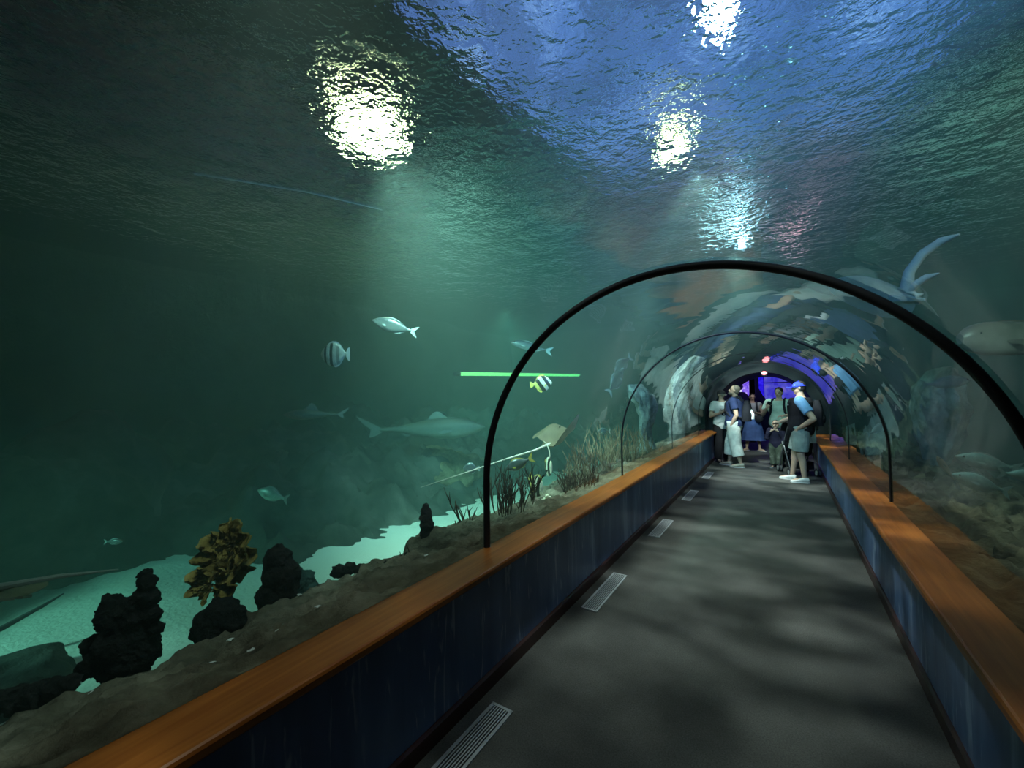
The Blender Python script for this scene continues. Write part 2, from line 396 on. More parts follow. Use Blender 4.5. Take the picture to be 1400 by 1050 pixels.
for x, z in ((-.8, 1.895), (-.78, 1.645)):
    m = MB(); m.ell((room([(x, z)])[0][0], -.01, room([(x, z)])[0][1]), (.06, .015, .03))
    m.build('bright_tip', emis('white tip light', (.85, .85, 1), 1.3), t)
m = MB(); m.box((-.42, 15.6, 1.3), (.16, .16, 2.6)); tag(m.build('pillar_1', MAT['dark'], smooth=False), 'dark post between the violet sign and blue panel', 'post', kind='structure')
t = thing('exit_lamp', 'small pinkish red lamp on the inside of the black portal crown', 'lamp', (.06, 11.0, 2.03))
m = MB(); m.ell((0, -.012, 0), (.055, .014, .042)); m.build('lens', emis('pink red light', (1, .28, .3), 3.0), t)
m = MB(); m.tube([(0, .0, 0), (0, .05, 0)], .065, 20); m.build('housing', MAT['black'], t)

# ------------------------------------------------------------------ people
SKIN = solid('light skin', (.50, .33, .24), .55, var=.08)
SKIN2 = solid('tan skin', (.34, .21, .14), .55, var=.08)
DARKF = solid('facial features', (.05, .03, .025), .5)
LIP = solid('lips', (.32, .14, .11), .5)
def cloth(name, c, var=.2, bump=.35): return solid(name, c, .85, spec=.2, var=var, scale=9, bump=bump, bscale=22)

class Figure:
    """one standing person: local +Y is forward, +X the person's right-hand side... all lengths are fractions of height H"""
    def __init__(s, label, loc, face, H, skin, arms, feet=((-.06, 0), (.06, 0)), head=(0, 0), build=1.0, toes=(.18, -.18), lean=0, group='visitors standing at the end of the tunnel', bare=False, hs=1.0):
        s.hs = hs; s.H = H; s.skin = skin; s.w = build
        s.t = thing('person', label, 'person', (loc[0], loc[1], 0), -math.atan2(face[0], face[1]), group)
        s.arms = arms; s.feet = feet; s.lean = lean; s.headrot = head; s.toes = toes
        h = H
        P = lambda x, y, z: V((x*h, y*h+(z-.5)*lean*h, z*h))
        s.P = P
        s.hip = [P(-.05*build, 0, .5), P(.05*build, 0, .5)]
        s.ank = [P(f[0], f[1], .045)-V((0, (.045-.5)*lean*h, 0)) for f in feet]
        s.knee = [(a+b)*.5+V((0, .018*h, .005*h)) for a, b in zip(s.hip, s.ank)]
        s.sh = [P(-.105*build, 0, .81), P(.105*build, 0, .81)]
        s.el = [P(*arms[i][0]) for i in (0, 1)]; s.wr = [P(*arms[i][1]) for i in (0, 1)]
        s.torso = [(.455, .062, .05), (.50, .092, .066), (.545, .096, .069), (.60, .083, .061), (.66, .084, .062), (.72, .097, .069), (.775, .104, .068), (.81, .098, .055), (.835, .055, .042), (.85, .036, .036)]
        s.HC = P(0, .012, .932)
        s.HR = (Euler((math.radians(head[0]), 0, math.radians(head[1])))).to_matrix()
    def tor(s, z0, z1, off, extra=0):
        P, h = s.P, s.H; out = []
        ks = s.torso
        def at(z):
            for (a, b) in zip(ks, ks[1:]):
                if a[0] <= z <= b[0]:
                    k = (z-a[0])/(b[0]-a[0]); return [a[q]+(b[q]-a[q])*k for q in (1, 2)]
            return ks[0][1:] if z < ks[0][0] else ks[-1][1:]
        n = 9
        for i in range(n):
            z = z0+(z1-z0)*i/(n-1); a, b = at(z)
            out.append((P(0, 0, z), (a*s.w+off)*h, (b*s.w+off+extra)*h))
        return out
    def body(s):
        h = s.H; m = MB(); P = s.P
        m.eloft([(P(0, 0, z), a*s.w*h, b*s.w*h) for z, a, b in s.torso])
        m.tube([P(0, -.005, .82), P(0, .004, .90)], [.036*h, .031*h], 14)
        for i in (0, 1):
            m.caps(s.hip[i], .056*h*s.w, s.knee[i], .034*h, 12); 
            c = s.knee[i].lerp(s.ank[i], .32)-V((0, .008*h, 0))
            m.caps(s.knee[i], .032*h, c, .031*h, 12); m.caps(c, .031*h, s.ank[i], .019*h, 12)
            f = V((math.sin(s.toes[i])*-1, math.cos(s.toes[i]), 0))
            b = V((s.ank[i].x, s.ank[i].y, 0))
            m.tube([b-f*.03*h+V((0, 0, .022*h)), b+f*.02*h+V((0, 0, .024*h)), b+f*.075*h+V((0, 0, .016*h)), b+f*.105*h+V((0, 0, .011*h))], [.019*h, .022*h, .023*h, .012*h], 10)
            m.caps(s.ank[i], .019*h, b-f*.01*h+V((0, 0, .025*h)), .02*h, 10)
            m.caps(s.sh[i]+V(((.008 if i else -.008)*h, 0, -.012*h)), .036*h*s.w, s.sh[i].lerp(s.el[i], .5), .029*h*s.w, 12); m.caps(s.sh[i].lerp(s.el[i], .5), .029*h*s.w, s.el[i], .0235*h, 12)
            c = s.el[i].lerp(s.wr[i], .3); m.caps(s.el[i], .0235*h, c, .0245*h, 12); m.caps(c, .0245*h, s.wr[i], .0155*h, 12)
            s.hand(m, i)
        # head
        h = s.H*s.hs
        C, Q = s.HC, s.HR
        def at(x, y, z): return C+Q @ V((x*h, y*h, z*h))
        m.ell(at(0, -.006, .013), (.044*h, .053*h, .052*h), 20, 14, Q); m.ell(at(0, .006, -.022), (.035*h, .040*h, .042*h), 18, 12, Q)
        m.ell(at(0, .027, -.054), (.015*h, .014*h, .012*h), 10, 8, Q)
        m.tube([at(0, .042, .012), at(0, .053, -.008), at(0, .057, -.016)], [.004*h, .007*h, .009*h], 8); m.ell(at(0, .052, -.017), .0095*h, 8, 6)
        for e in (-1, 1):
            m.ell(at(e*.044, -.006, -.004), (.005*h, .011*h, .017*h), 8, 8, Q)
            m.ell(at(e*.017, .040, .015), (.014*h, .008*h, .005*h), 8, 6, Q)
            m.ell(at(e*.017, .0395, .004), (.0085*h, .006*h, .005*h), 8, 6, Q)
        m.ell(at(0, .043, -.031), (.014*h, .006*h, .004*h), 8, 6, Q); m.ell(at(0, .042, -.037), (.012*h, .006*h, .004*h), 8, 6, Q)
        eyes = [at(e*.017, .045, .004) for e in (-1, 1)]; brow = [(at(e*.009, .047, .0165), at(e*.026, .042, .0165)) for e in (-1, 1)]; lip = at(0, .047, -.034)
        Qi = Q.inverted()
        def post(c):
            for e in eyes:
                d = Qi @ (c-e)
                if abs(d.x) < .0085*h and abs(d.z) < .0038*h and d.y > -.012*h: return 1
            for a, b in brow:
                q = (a+b)/2; d = Qi @ (c-q)
                if abs(d.x) < .011*h and abs(d.z) < .003*h and d.y > -.012*h: return 1
            d = Qi @ (c-lip)
            if abs(d.x) < .014*h and abs(d.z) < .006*h and d.y > -.01*h: return 2
            return 0
        s.at = at
        return m.melt('body', [s.skin, DARKF, LIP], s.t, .0062 if h > 1.2 else .0048, 2, post)
    def hand(s, m, i):
        h = s.H; A = s.arms[i]
        d = V(A[2]).normalized(); nrm = V(A[3]); nrm = (nrm-d*nrm.dot(d)).normalized()   # finger direction, palm normal
        curl = A[4] if len(A) > 4 else .35
        side = d.cross(nrm).normalized()
        th = side if A[5] > 0 else -side                                            # thumb side
        w = s.wr[i]
        pc = w+d*.030*h
        M = Matrix((side, d, nrm)).transposed()
        m.ell(pc, (.022*h, .033*h, .0105*h), 12, 8, M)
        for k, (o, L) in enumerate(((.0155, .043), (.0052, .047), (-.0052, .044), (-.0155, .035))):
            b = w+d*.054*h+th*o*h*.95; pts = [b]; a = 0
            for q, fr in enumerate((.45, .32, .23)):
                a += curl*(.8 if q == 0 else 1.1)*(1+.08*k)
                pts.append(pts[-1]+(d*math.cos(a)+nrm*math.sin(a))*L*fr*h)
            m.tube(pts, [.0052*h, .005*h, .0046*h, .0036*h], 7)
            m.ell(pts[-1], .0036*h, 7, 5); m.ell(pts[1], .0052*h, 7, 5)
        b = w+d*.018*h+th*.014*h
        p1 = b+(th*.7+d*.55+nrm*.25).normalized()*.024*h; p2 = p1+(d*.8+th*.25+nrm*.35).normalized()*.024*h
        m.tube([b, p1, p2], [.0085*h, .0066*h, .005*h], 7); m.ell(p2, .005*h, 7, 5)
    def shirt(s, name, mat, hem=.5, sleeve=.55, off=.014, loose=.01, post=None, neck=.833):
        h = s.H; m = MB()
        m.eloft(s.tor(hem, neck, off, loose*.5))
        for i in (0, 1):
            a = s.sh[i]+V((0, 0, -.004*h)); b = s.sh[i].lerp(s.el[i], sleeve)
            c = V((s.sh[i].x*.45, s.sh[i].y, s.sh[i].z-.006*h))
            m.caps(c, .042*h*s.w, a, .043*h*s.w, 14)
            m.tube([a, b], [.045*h*s.w, .042*h*s.w], 16)
            if sleeve > 1:
                e = s.el[i]; m.ell(e, .034*h, 14, 8); m.tube([e, s.wr[i].lerp(e, .06)], [.033*h, .025*h], 16)
        return m.melt(name, mat, s.t, .009 if h > 1.2 else .007, 3, post)
    def trousers(s, name, mat, hem=.06, r0=.068, r1=.04, top=.56, off=.016):
        h = s.H; m = MB()
        m.eloft(s.tor(.445, top, off, .004))
        for i in (0, 1):
            zk = s.knee[i].z; k = s.knee[i]; a = s.ank[i]
            H_ = hem*h
            pts = [s.hip[i], s.hip[i].lerp(k, .5)]; rs = [r0*h, (r0*.93+r1*.07)*h]
            if H_ < zk:
                pts.append(k); rs.append((r0*.35+r1*.65)*h); u = (zk-H_)/(zk-a.z); pts.append(k.lerp(a, u)); rs.append(r1*h)
            else:
                u = (s.hip[i].z-H_)/(s.hip[i].z-zk); pts[1] = s.hip[i].lerp(k, u*.5); pts.append(s.hip[i].lerp(k, u)); rs.append(r1*h)
            m.tube(pts, rs, 18); m.ell(s.hip[i], r0*h, 16, 10)
        return m.melt(name, mat, s.t, .009 if h > 1.2 else .007, 3)
    def skirt(s, name, mat, hem, flare):
        h = s.H; m = MB(); secs = []
        seg = 40
        rings = []
        for k in range(9):
            u = k/8; z = .60-(.60-hem)*u
            a = (.088+(flare-.088)*u**.8); b = (.07+(flare*.85-.07)*u**.8)
            rings.append([s.P(0, 0, z)+V((a*h*(1+.05*u*math.sin(9*q*2*PI/seg))*math.cos(2*PI*q/seg), b*h*(1+.05*u*math.sin(9*q*2*PI/seg))*math.sin(2*PI*q/seg), 0)) for q in range(seg)])
        m.loft(rings); return m.build(name, mat, s.t)
    def shoes(s, mat, sole=None, name='shoe'):
        h = s.H
        for i in (0, 1):
            m = MB(); f = V((-math.sin(s.toes[i]), math.cos(s.toes[i]), 0)); b = V((s.ank[i].x, s.ank[i].y, 0)); g = V((f.y, -f.x, 0))
            def ring(d, w, z0, z1): 
                c = b+f*d*h
                return [c+g*(w*h*math.cos(2*PI*q/14))+V((0, 0, (z0+z1)/2*h+(z1-z0)/2*h*math.sin(2*PI*q/14))) for q in range(14)]
            m.loft([ring(-.040, .012, .006, .03), ring(-.034, .024, .004, .05), ring(-.01, .027, .003, .058), ring(.02, .027, .003, .05), ring(.06, .031, .003, .034), ring(.095, .028, .003, .025), ring(.115, .015, .005, .017)])
            o = m.build(name, mat, s.t)
            m = MB(); m.prism([tuple((b+f*d*h+g*w*h)[:2]) for d, w in ((-.043, -.014), (-.02, -.029), (.03, -.029), (.07, -.033), (.105, -.024), (.12, 0), (.105, .024), (.07, .033), (.03, .029), (-.02, .029), (-.043, .014))], 'z', 0, .010*h)
            m.build('sole', sole or mat, o, smooth=False)
    def hair(s, mat, long=0, vol=1.0, bun=False, name='hair'):
        h = s.H*s.hs; m = MB(); at = s.at
        m.ell(at(0, -.014, .020), (.048*h*vol, .054*h*vol, .050*h*vol), 18, 12, s.HR); m.ell(at(0, -.028, -.005), (.043*h*vol, .036*h*vol, .043*h), 16, 10, s.HR)
        if bun: m.ell(at(0, -.075, .02), (.026*h, .026*h, .026*h))
        if long: m.tube([at(0, -.04, .0), at(0, -.055, -.06), at(0, -.05, -.06-long)], [.04*h, .042*h, .025*h], 14, flat=((0, 1, 0), .55))
        return m.melt(name, mat, s.t, .008, 2)
    def cap(s, mat, back=False, brim=.06, tone=None):
        h = s.H*s.hs; m = MB(); at = s.at
        n = 22; rings = []
        for k in range(7):
            t = k/6*PI/2
            rings.append([at(.051*math.cos(t)*math.cos(2*PI*q/n), -.006+.06*math.cos(t)*math.sin(2*PI*q/n), .016+.05*math.sin(t)) for q in range(n)] if k < 6 else [at(.004*math.cos(2*PI*q/n), -.006+.004*math.sin(2*PI*q/n), .067) for q in range(n)])
        m.loft(rings); o = m.build('cap', mat, s.t)
        m = MB(); r0 = []; r1 = []
        sg = -1 if back else 1
        outl = [(-.048, .0), (-.047, .03), (-.034, .03+brim*.75), (0, .036+brim), (.034, .03+brim*.75), (.047, .03), (.048, 0)]
        top = [at(x, -.006+sg*y, .0205-.10*max(0, y-.03)-2.2*x*x) for x, y in outl]; bot = [p-V((0, 0, .006*h)) for p in top]
        nn = len(outl); m.add(top+bot, [tuple(range(nn)), tuple(reversed(range(nn, 2*nn)))]+[(i, (i+1) % nn, nn+(i+1) % nn, nn+i) for i in range(nn)])
        m.build('brim', tone or mat, o, smooth=False)
        m = MB(); m.ell(at(0, -.006, .068), (.006*h, .006*h, .004*h), 8, 6); m.build('button', mat, o)
        return o

def dress_backpack(label, fig, mat, stripes=None, back=.085, strap=True):
    h = fig.H; t = thing('backpack', label, 'backpack', fig.t.location, fig.t.rotation_euler[2])
    P = fig.P; m = MB()
    r = []
    for k in range(8):
        u = k/7; z = .56+.25*u; w = .085*(1-.35*max(0, u-.6)/.4); d = .05*(1-.5*max(0, u-.55)/.45)
        r.append([P(w*math.copysign(abs(math.cos(2*PI*q/20))**.6, math.cos(2*PI*q/20)), -back-.05+d*math.copysign(abs(math.sin(2*PI*q/20))**.6, math.sin(2*PI*q/20)), z) for q in range(20)])
    m.loft(r); m.build('pack', mat, t)
    m = MB(); m.ell(P(0, -back-.095, .63), (.065*h, .022*h, .05*h)); m.build('pocket', mat, t)
    if strap:
        for e in (-1, 1):
            m = MB(); pts = [P(e*.05, -back-.005, .80), P(e*.06, -.04, .853), P(e*.066, .045, .835), P(e*.07, .088, .77), P(e*.08, .086, .69), P(e*.1, .03, .62), P(e*.085, -back-.01, .6)]
            m.tube(pts, [.014*h]*7, 8); m.build('strap', mat, t)
    if stripes:
        for e in (-1, 1):
            m = MB(); m.tube([P(stripes+e*.018+.02, -back-.09, .70), P(stripes+e*.018, -back-.12, .64), P(stripes+e*.018-.012, -back-.12, .585)], [.011*h, .012*h, .012*h], 8)
            m.build('white_strip', cloth('white webbing', (.75, .77, .8)), t)
    return t

HANGL = ((-.150, -.015, .645), (-.145, .03, .505), (0, .25, -1), (1, 0, 0), .3, -1)
HANGR = ((.150, -.015, .645), (.145, .03, .505), (0, .25, -1), (-1, 0, 0), .3, 1)
HAIRB = solid('dark hair', (.018, .013, .011), .5); HAIRG = solid('short grey-brown hair', (.16, .13, .10), .6)
SHOEW = solid('pale shoe', (.55, .57, .56), .6); SHOEB = solid('black shoe', (.02, .02, .022), .5); SOLEW = solid('white sole', (.65, .66, .66), .6)

# man in a white printed T-shirt
f = Figure('person in white T-shirt with black print, black trousers and dark cap by the left wall', (-.80, 10.78), (.5, -.87), 1.66, SKIN, (HANGL, ((.155, .01, .64), (.09, .12, .68), (-.8, .3, .4), (0, -1, .3), .5, 1)), head=(-12, 10))
f.body(); 
tee = cloth('white T-shirt cloth', (.62, .64, .62)); prn = cloth('black print', (.02, .02, .02))
def print_post(c, f=f):
    h = f.H; x, z = c.x/h, c.z/h
    if c.y < 0: return 0
    if (abs(x+.012) < .012 and .70 < z < .765) or (.685 < z < .70 and abs(x) < .04) or (abs(z-.735+abs(x)*.6) < .007 and abs(x) < .045) or (abs(math.hypot(x-.01, z-.665)-.018) < .007): return 1
    return 0
f.shirt('t_shirt', [tee, prn], hem=.46, sleeve=.62, off=.02, post=print_post); f.trousers('trousers', cloth('black trousers cloth', (.014, .014, .016)), hem=.045, r1=.045)
f.shoes(SHOEB); f.hair(HAIRB); f.cap(cloth('dark cap cloth', (.03, .03, .033)), tone=cloth('tan cap brim', (.3, .27, .22)))

# man in navy T-shirt
f = Figure('bearded man in navy T-shirt and long white shorts, hand in pocket', (-.50, 10.22), (-1, .12), 1.76, SKIN, (((-.135, -.05, .635), (-.112, .012, .505), (.25, .35, -1), (1, 0, 0), .45, -1), HANGR), feet=((-.055, -.075), (.05, .075)), head=(14, 8), lean=-.05, build=1.1)
f.body()
f.shirt('t_shirt', cloth('navy cloth', (.022, .035, .095)), hem=.5, sleeve=.6, off=.022, loose=.02); f.trousers('shorts', cloth('white shorts cloth', (.62, .66, .62), bump=.6), hem=.135, r0=.074, r1=.066, off=.024)
f.shoes(solid('tan shoe', (.38, .35, .28), .6), SOLEW); f.hair(HAIRG, vol=.97)
m = MB(); m.ell(f.at(0, .026, -.045), (.036*f.H, .032*f.H, .024*f.H), rot=f.HR); m.build('beard', HAIRG, f.t)
dress_backpack('black backpack with two white strips on the man in navy', f, cloth('black pack cloth', (.012, .013, .018)), stripes=-.02)

# woman in a long blue skirt
f = Figure('woman in pale sleeveless top and long blue skirt, hands together in front', (-.30, 13.15), (.08, -1), 1.57, SKIN, (((-.155, .02, .64), (-.035, .16, .665), (.9, .25, .15), (0, -.2, 1), .5, -1), ((.155, .02, .64), (.035, .155, .66), (-.9, .3, .15), (0, -.2, 1), .5, 1)), feet=((-.10, .01), (.10, .0)), head=(-20, 12), toes=(.7, -.6))
f.body(); f.shirt('sleeveless_top', cloth('pale grey top cloth', (.42, .42, .42)), hem=.52, sleeve=.12, off=.014); f.skirt('skirt', cloth('blue denim skirt cloth', (.09, .15, .38)), .19, .185); f.hair(HAIRB, long=.12)
for i in (0, 1):
    m = MB(); b = f.ank[i]; g = V((-math.sin(f.toes[i]), math.cos(f.toes[i]), 0)); m.tube([V((b.x, b.y, .008))-g*.07, V((b.x, b.y, .008))+g*.06, V((b.x, b.y, .008))+g*.19], [.04, .045, .03], 12, flat=((0, 0, 1), .2))
    m.build('sandal', SHOEW, f.t)
for e in (-1, 1): m = MB(); m.tube([f.P(e*.05, -.07, .8), f.P(e*.06, -.02, .852), f.P(e*.062, .06, .83), f.P(e*.065, .095, .75), f.P(e*.09, .07, .64), f.P(e*.1, -.03, .6)], .016*f.H, 8); m.build('bag_strap', MAT['black'], f.t)
t = thing('shoulder_bag', 'dark bag hanging in front of the woman in the blue skirt', 'bag', f.t.location, f.t.rotation_euler[2]); m = MB()
m.ell(f.P(-.09, .145, .565), (.10, .055, .10), 14, 10); m.build('pouch', cloth('dark bag cloth', (.02, .02, .026)), t)
m = MB(); m.tube([f.P(-.04, .145, .585), f.P(-.0, .12, .70), f.P(.03, .115, .78)], .010, 8); m.build('strap', MAT['black'], t)

# woman with a phone
f = Figure('woman in light green T-shirt with dark tied hair looking at her phone', (.33, 10.98), (-.22, -1), 1.70, SKIN, (((-.175, .06, .655), (-.10, .20, .645), (.8, .45, -.12), (.1, 0, -1), .4, 1), ((.185, .03, .635), (.105, .16, .735), (-.55, .35, .75), (-.3, -.9, .3), .7, 1)), head=(-10, -8), build=1.12)
f.body(); f.shirt('t_shirt', cloth('light green cloth', (.42, .54, .45)), hem=.48, sleeve=.62, off=.02, neck=.826); f.trousers('trousers', cloth('dark trousers cloth', (.015, .016, .02)), hem=.05, r1=.042); f.shoes(SHOEB); f.hair(HAIRB, bun=True, vol=1.02)
dress_backpack('dark backpack worn by the woman in light green', f, cloth('dark pack cloth', (.014, .014, .018)))
p = f.wr[1]+V((-.55, .35, .75)).normalized()*.085
t = thing('phone', 'dark phone held up by the woman in light green', 'phone', f.t.location, f.t.rotation_euler[2])
Mr = Euler((math.radians(-35), math.radians(-20), 0)).to_matrix()
m = MB(); m.box(p+V((-.012, .016, .02)), (.072, .010, .145), rot=Mr); m.build('case', MAT['black'], t, smooth=False)
m = MB(); m.box(p+V((-.012, .016, .02))+Mr @ V((0, -.0056, 0)), (.064, .001, .132), rot=Mr); m.build('screen', solid('phone glass', (.03, .03, .035), .1), t, smooth=False)

# child
camo = m_rock('camouflage cloth', (.02, .03, .02), (.09, .11, .08), (.32, .34, .28), 4, .1)
f = Figure('small child in dark jacket and camouflage trousers with hands at the mouth', (.26, 10.46), (-.15, -1), .98, SKIN, (((-.155, .06, .62), (-.055, .115, .80), (.8, .1, .45), (0, -1, .2), .7, -1), ((.16, .06, .64), (.075, .12, .79), (-.75, .1, .55), (0, -1, .2), .7, 1)), head=(8, 4), build=1.15, hs=1.42)
f.body(); f.shirt('jacket', cloth('dark navy jacket cloth', (.02, .018, .04)), hem=.44, sleeve=1.2, off=.024); f.trousers('trousers', camo, hem=.07, r0=.085, r1=.058, off=.02); f.shoes(SHOEB, SOLEW); f.hair(HAIRB, vol=.98)

# man in blue cap
vest = cloth('black vest cloth', (.010, .010, .014)); ltb = cloth('light blue sleeve cloth', (.22, .42, .72))
f = Figure('man in bright blue cap, black vest over light blue sleeves, grey shorts, hand on hip', (.66, 9.05), (-1, .10), 1.79, SKIN, (((-.205, -.115, .635), (-.128, .012, .535), (.55, .75, -.35), (.7, -.6, -.2), .6, 1), ((.145, .055, .64), (.12, .20, .575), (.1, 1, -.25), (-.3, -.1, -1), .8, -1)), feet=((-.06, -.02), (.06, .09)), head=(-2, 4), build=1.1)
f.body(); f.shirt('shirt', ltb, hem=.5, sleeve=.68, off=.012)
m = MB(); m.eloft(f.tor(.47, .835, .026, .014)); m.melt('vest', vest, f.t, .009, 3)
m = MB(); m.ell(f.P(-.075, .098, .765), (.02, .01, .02)); m.build('badge', SOLEW, f.t)
f.trousers('shorts', cloth('grey shorts cloth', (.27, .33, .31)), hem=.305, r0=.078, r1=.066, off=.026); f.shoes(SHOEW, SOLEW); f.hair(HAIRB, vol=.97)
f.cap(cloth('bright blue cap cloth', (.04, .07, .75)), brim=.075)
m = MB(); m.ell(f.at(-.047, .03, .027), (.006, .012, .012)); m.build('cap_emblem', SOLEW, f.t)
dress_backpack('black backpack on the man in the blue cap', f, cloth('black rucksack cloth', (.012, .012, .016)), strap=False)

# stroller
t = thing('stroller', 'black folding stroller with small grey wheels beside the man in the blue cap', 'stroller', (.62, 9.85, 0), math.radians(20))
fr = solid('stroller tube', (.18, .19, .2), .3, .7); fb = cloth('black stroller cloth', (.012, .012, .014))
for ex in (-1, 1):
    m = MB(); m.tube([(ex*.23, .26, .12), (ex*.24, .05, .5), (ex*.25, -.2, .88), (ex*.25, -.30, 1.0)], .013, 10); m.build('side_tube', fr, t)
    m = MB(); m.tube([(ex*.23, -.26, .12), (ex*.24, -.02, .52), (ex*.24, .08, .62)], .012, 10); m.build('rear_tube', fr, t)
    for ey in (-1, 1):
        for d in (-.028, .028):
            m = MB(); rings = []
            for q in range(24):
                a = 2*PI*q/24; c = V((0, math.cos(a), math.sin(a)))
                rings.append([V((ex*.23+d, ey*.26, .075))+c*(.058+.017*math.cos(b*2*PI/8))+V((.014*math.sin(b*2*PI/8), 0, 0)) for b in range(8)])
            rings.append(rings[0]); m.loft(rings, cap=False); w = m.build('wheel', MAT['black'], t)
            m = MB(); m.tube([(ex*.23+d-.012, ey*.26, .075), (ex*.23+d+.012, ey*.26, .075)], .045, 16); m.build('hub', solid('grey hub', (.3, .31, .3), .4), w)
        m = MB(); m.tube([(ex*.23-.04, ey*.26, .075), (ex*.23+.04, ey*.26, .075)], .01, 8); m.tube([(ex*.23, ey*.26, .075), (ex*.23, ey*.26, .14)], .012, 8); m.build('fork', fr, t)
m = MB(); m.tube([(-.25, -.30, 1.0), (-.2, -.34, 1.03), (.2, -.34, 1.03), (.25, -.30, 1.0)], .017, 10); m.build('handlebar', MAT['black'], t)
m = MB(); m.loft([[V((x, y+.0, z)) for x, y, z in ((-.2, a, b), (.2, a, b), (.2, a+c, b-.03), (-.2, a+c, b-.03))] for a, b, c in ((.22, .42, .03), (.0, .38, .03), (-.1, .42, .03), (-.2, .78, .03))]); m.build('seat', fb, t)
m = MB(); rings = []
for k in range(7):
    a = math.radians(10+k*24); rings.append([V((x, -.08+.27*math.cos(a), .78+.25*math.sin(a))) for x in (-.23, .23)]+[V((x, -.08+.25*math.cos(a), .78+.23*math.sin(a))) for x in (.23, -.23)])
m.loft(rings); m.build('canopy', fb, t)
m = MB(); m.box((0, -.05, .2), (.36, .34, .14)); m.build('basket', fb, t)
t = thing('towel', 'pale blue-white cloth hanging beside the stroller handle behind the man in the blue cap', 'towel', (.83, 9.50, .82))
m = MB(); rows = []
for k in range(9):
    z = .17-.34*k/8; n = 12
    rows.append([V((.055*(1+.35*k/8)*math.cos(2*PI*q/n), .03*math.sin(2*PI*q/n)*(1+.3*math.sin(3*q)), z)) for q in range(n)])
m.loft(rows); m.build('cloth', cloth('pale towel cloth', (.5, .58, .68)), t)

# ------------------------------------------------------------------ the tank
def fbm(x, y, z=0, s=1, o=5): return noise.fractal(V((x*s, y*s, z*s)), 1.0, 2.0, o, noise_basis='PERLIN_ORIGINAL')
def grid(name, mat, us, vs, fn, label, cat, kind='structure'):
    m = MB(); nv = len(vs)
    m.add([fn(u, v) for u in us for v in vs], [(i*nv+j, i*nv+j+1, (i+1)*nv+j+1, (i+1)*nv+j) for i in range(len(us)-1) for j in range(nv-1)])
    o = m.build(name, mat); tag(o, label, cat, kind=kind); return o
def lin(a, b, n): return [a+(b-a)*i/(n-1) for i in range(n)]
SAND = -.2
XL, XR, YB, YF, ZS = -9.2, 7.4, -4.0, 14.5, 4.0
grid('ground_sand', MAT['sand'], lin(XL, -1.25, 90), lin(YB, YF, 140), lambda x, y: (x, y, SAND+.07*fbm(x, y, 0, .8)+.02*fbm(x, y, 4, 3)), 'pale sandy tank bottom left of the glass tunnel', 'sand')
grid('ground_gravel', MAT['brown_rock'], lin(1.25, XR, 50), lin(YB, YF, 90), lambda x, y: (x, y, SAND+.12*fbm(x, y, 3, .8)), 'dark rocky tank bottom right of the glass tunnel', 'ground')
def edge(y): return .86+.16*fbm(0, y, 7, .9)+.10*fbm(0, y, 1, 2.6)
def shelf(sg, off, drop, wide, rough=1):
    def fn(t, y):
        e = (edge(y+off)+.05)*wide; x = t
        if x < e:
            u = x/e; z = .692-.20*u-.05*u*u+.075*rough*u*fbm(x, y, off, 2.2)+.05*rough*min(1, u*6)*fbm(x, y, off, 6)+.018*fbm(x, y, off, 18)*min(1, u*8)
        else:
            u = (x-e)/drop; z = .445-.75*min(1, u)**.8+.10*fbm(x, y, off, 3)*(1-min(1, u))+.03*fbm(x, y, off, 9)
        z += .025*(rough-1)*fbm(x, y, off, 13)*min(1, x*5)
        return (sg*(1.114+x), y, z)
    return fn
grid('ground_shelf', MAT['rock'], lin(0, 1.35, 90), lin(YB, YF, 700), shelf(-1, 0, .28, 1.0), 'dark rocky shelf along the outside of the left glass', 'rock shelf')
grid('ground_slope', MAT['brown_rock'], lin(0, 2.6, 80), lin(YB, YF, 400), shelf(1, 31, .7, 1.75, 2.6), 'brown rocky shelf along the outside of the right glass', 'rock shelf')
def reef(x, y):
    e = -5.15+.25*fbm(0, y, 2, .9)+.12*fbm(0, y, 8, 4)+1.4*max(0, min(1, (y-2.0)/.5))+.15*max(0, min(1, (y-3.4)/.7))
    u = max(0, e-x); z = -.35+min(1.5, u*.75)*(.75+.45*fbm(x, y, 9, .55))+.28*min(1, u*2)*fbm(x, y, 5, 1.6)+.10*min(1, u*2)*fbm(x, y, 6, 4.5)
    return (x, y, z)
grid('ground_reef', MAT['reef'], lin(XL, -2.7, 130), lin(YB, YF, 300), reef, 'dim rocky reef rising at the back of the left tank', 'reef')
def wallx(x0): return lambda y, z: (x0+.35*fbm(x0, y, z, .6), y, z)
grid('wall_left_tank', MAT['tankwall'], lin(YB-.5, YF+.3, 90), lin(-.6, 7, 40), wallx(XL+.2), 'dark green far wall of the tank on the left', 'wall')
grid('wall_right_tank', MAT['tankwall'], lin(YB-.5, YF+.3, 90), lin(-.6, 7, 40), wallx(XR-.2), 'dark green far wall of the tank on the right', 'wall')
prof = [(XL-.4, -.6), (XL-.4, 7), (XR+.4, 7), (XR+.4, -.6)]+[(x, z) for x, z in reversed(arc_profile(1.15, -.6, 40))]
m = MB(); m.prism(prof, 'y', YF, YF+.3); tag(m.build('wall_end_tank', MAT['tankwall'], smooth=False), 'dark end wall of the tank around the passage', 'wall', kind='structure')
m = MB(); m.prism(prof, 'y', YB-.6, YB-.3); tag(m.build('wall_rear_tank', MAT['tankwall'], smooth=False), 'dark tank wall behind the viewer', 'wall', kind='structure')
m = MB(); m.box(((XL+XR)/2, 5.3, 7.1), (18, 22, .2)); tag(m.build('ceiling', solid('hall ceiling', (.03, .035, .04), .8), smooth=False), 'dark hall ceiling above the water', 'ceiling', kind='structure')

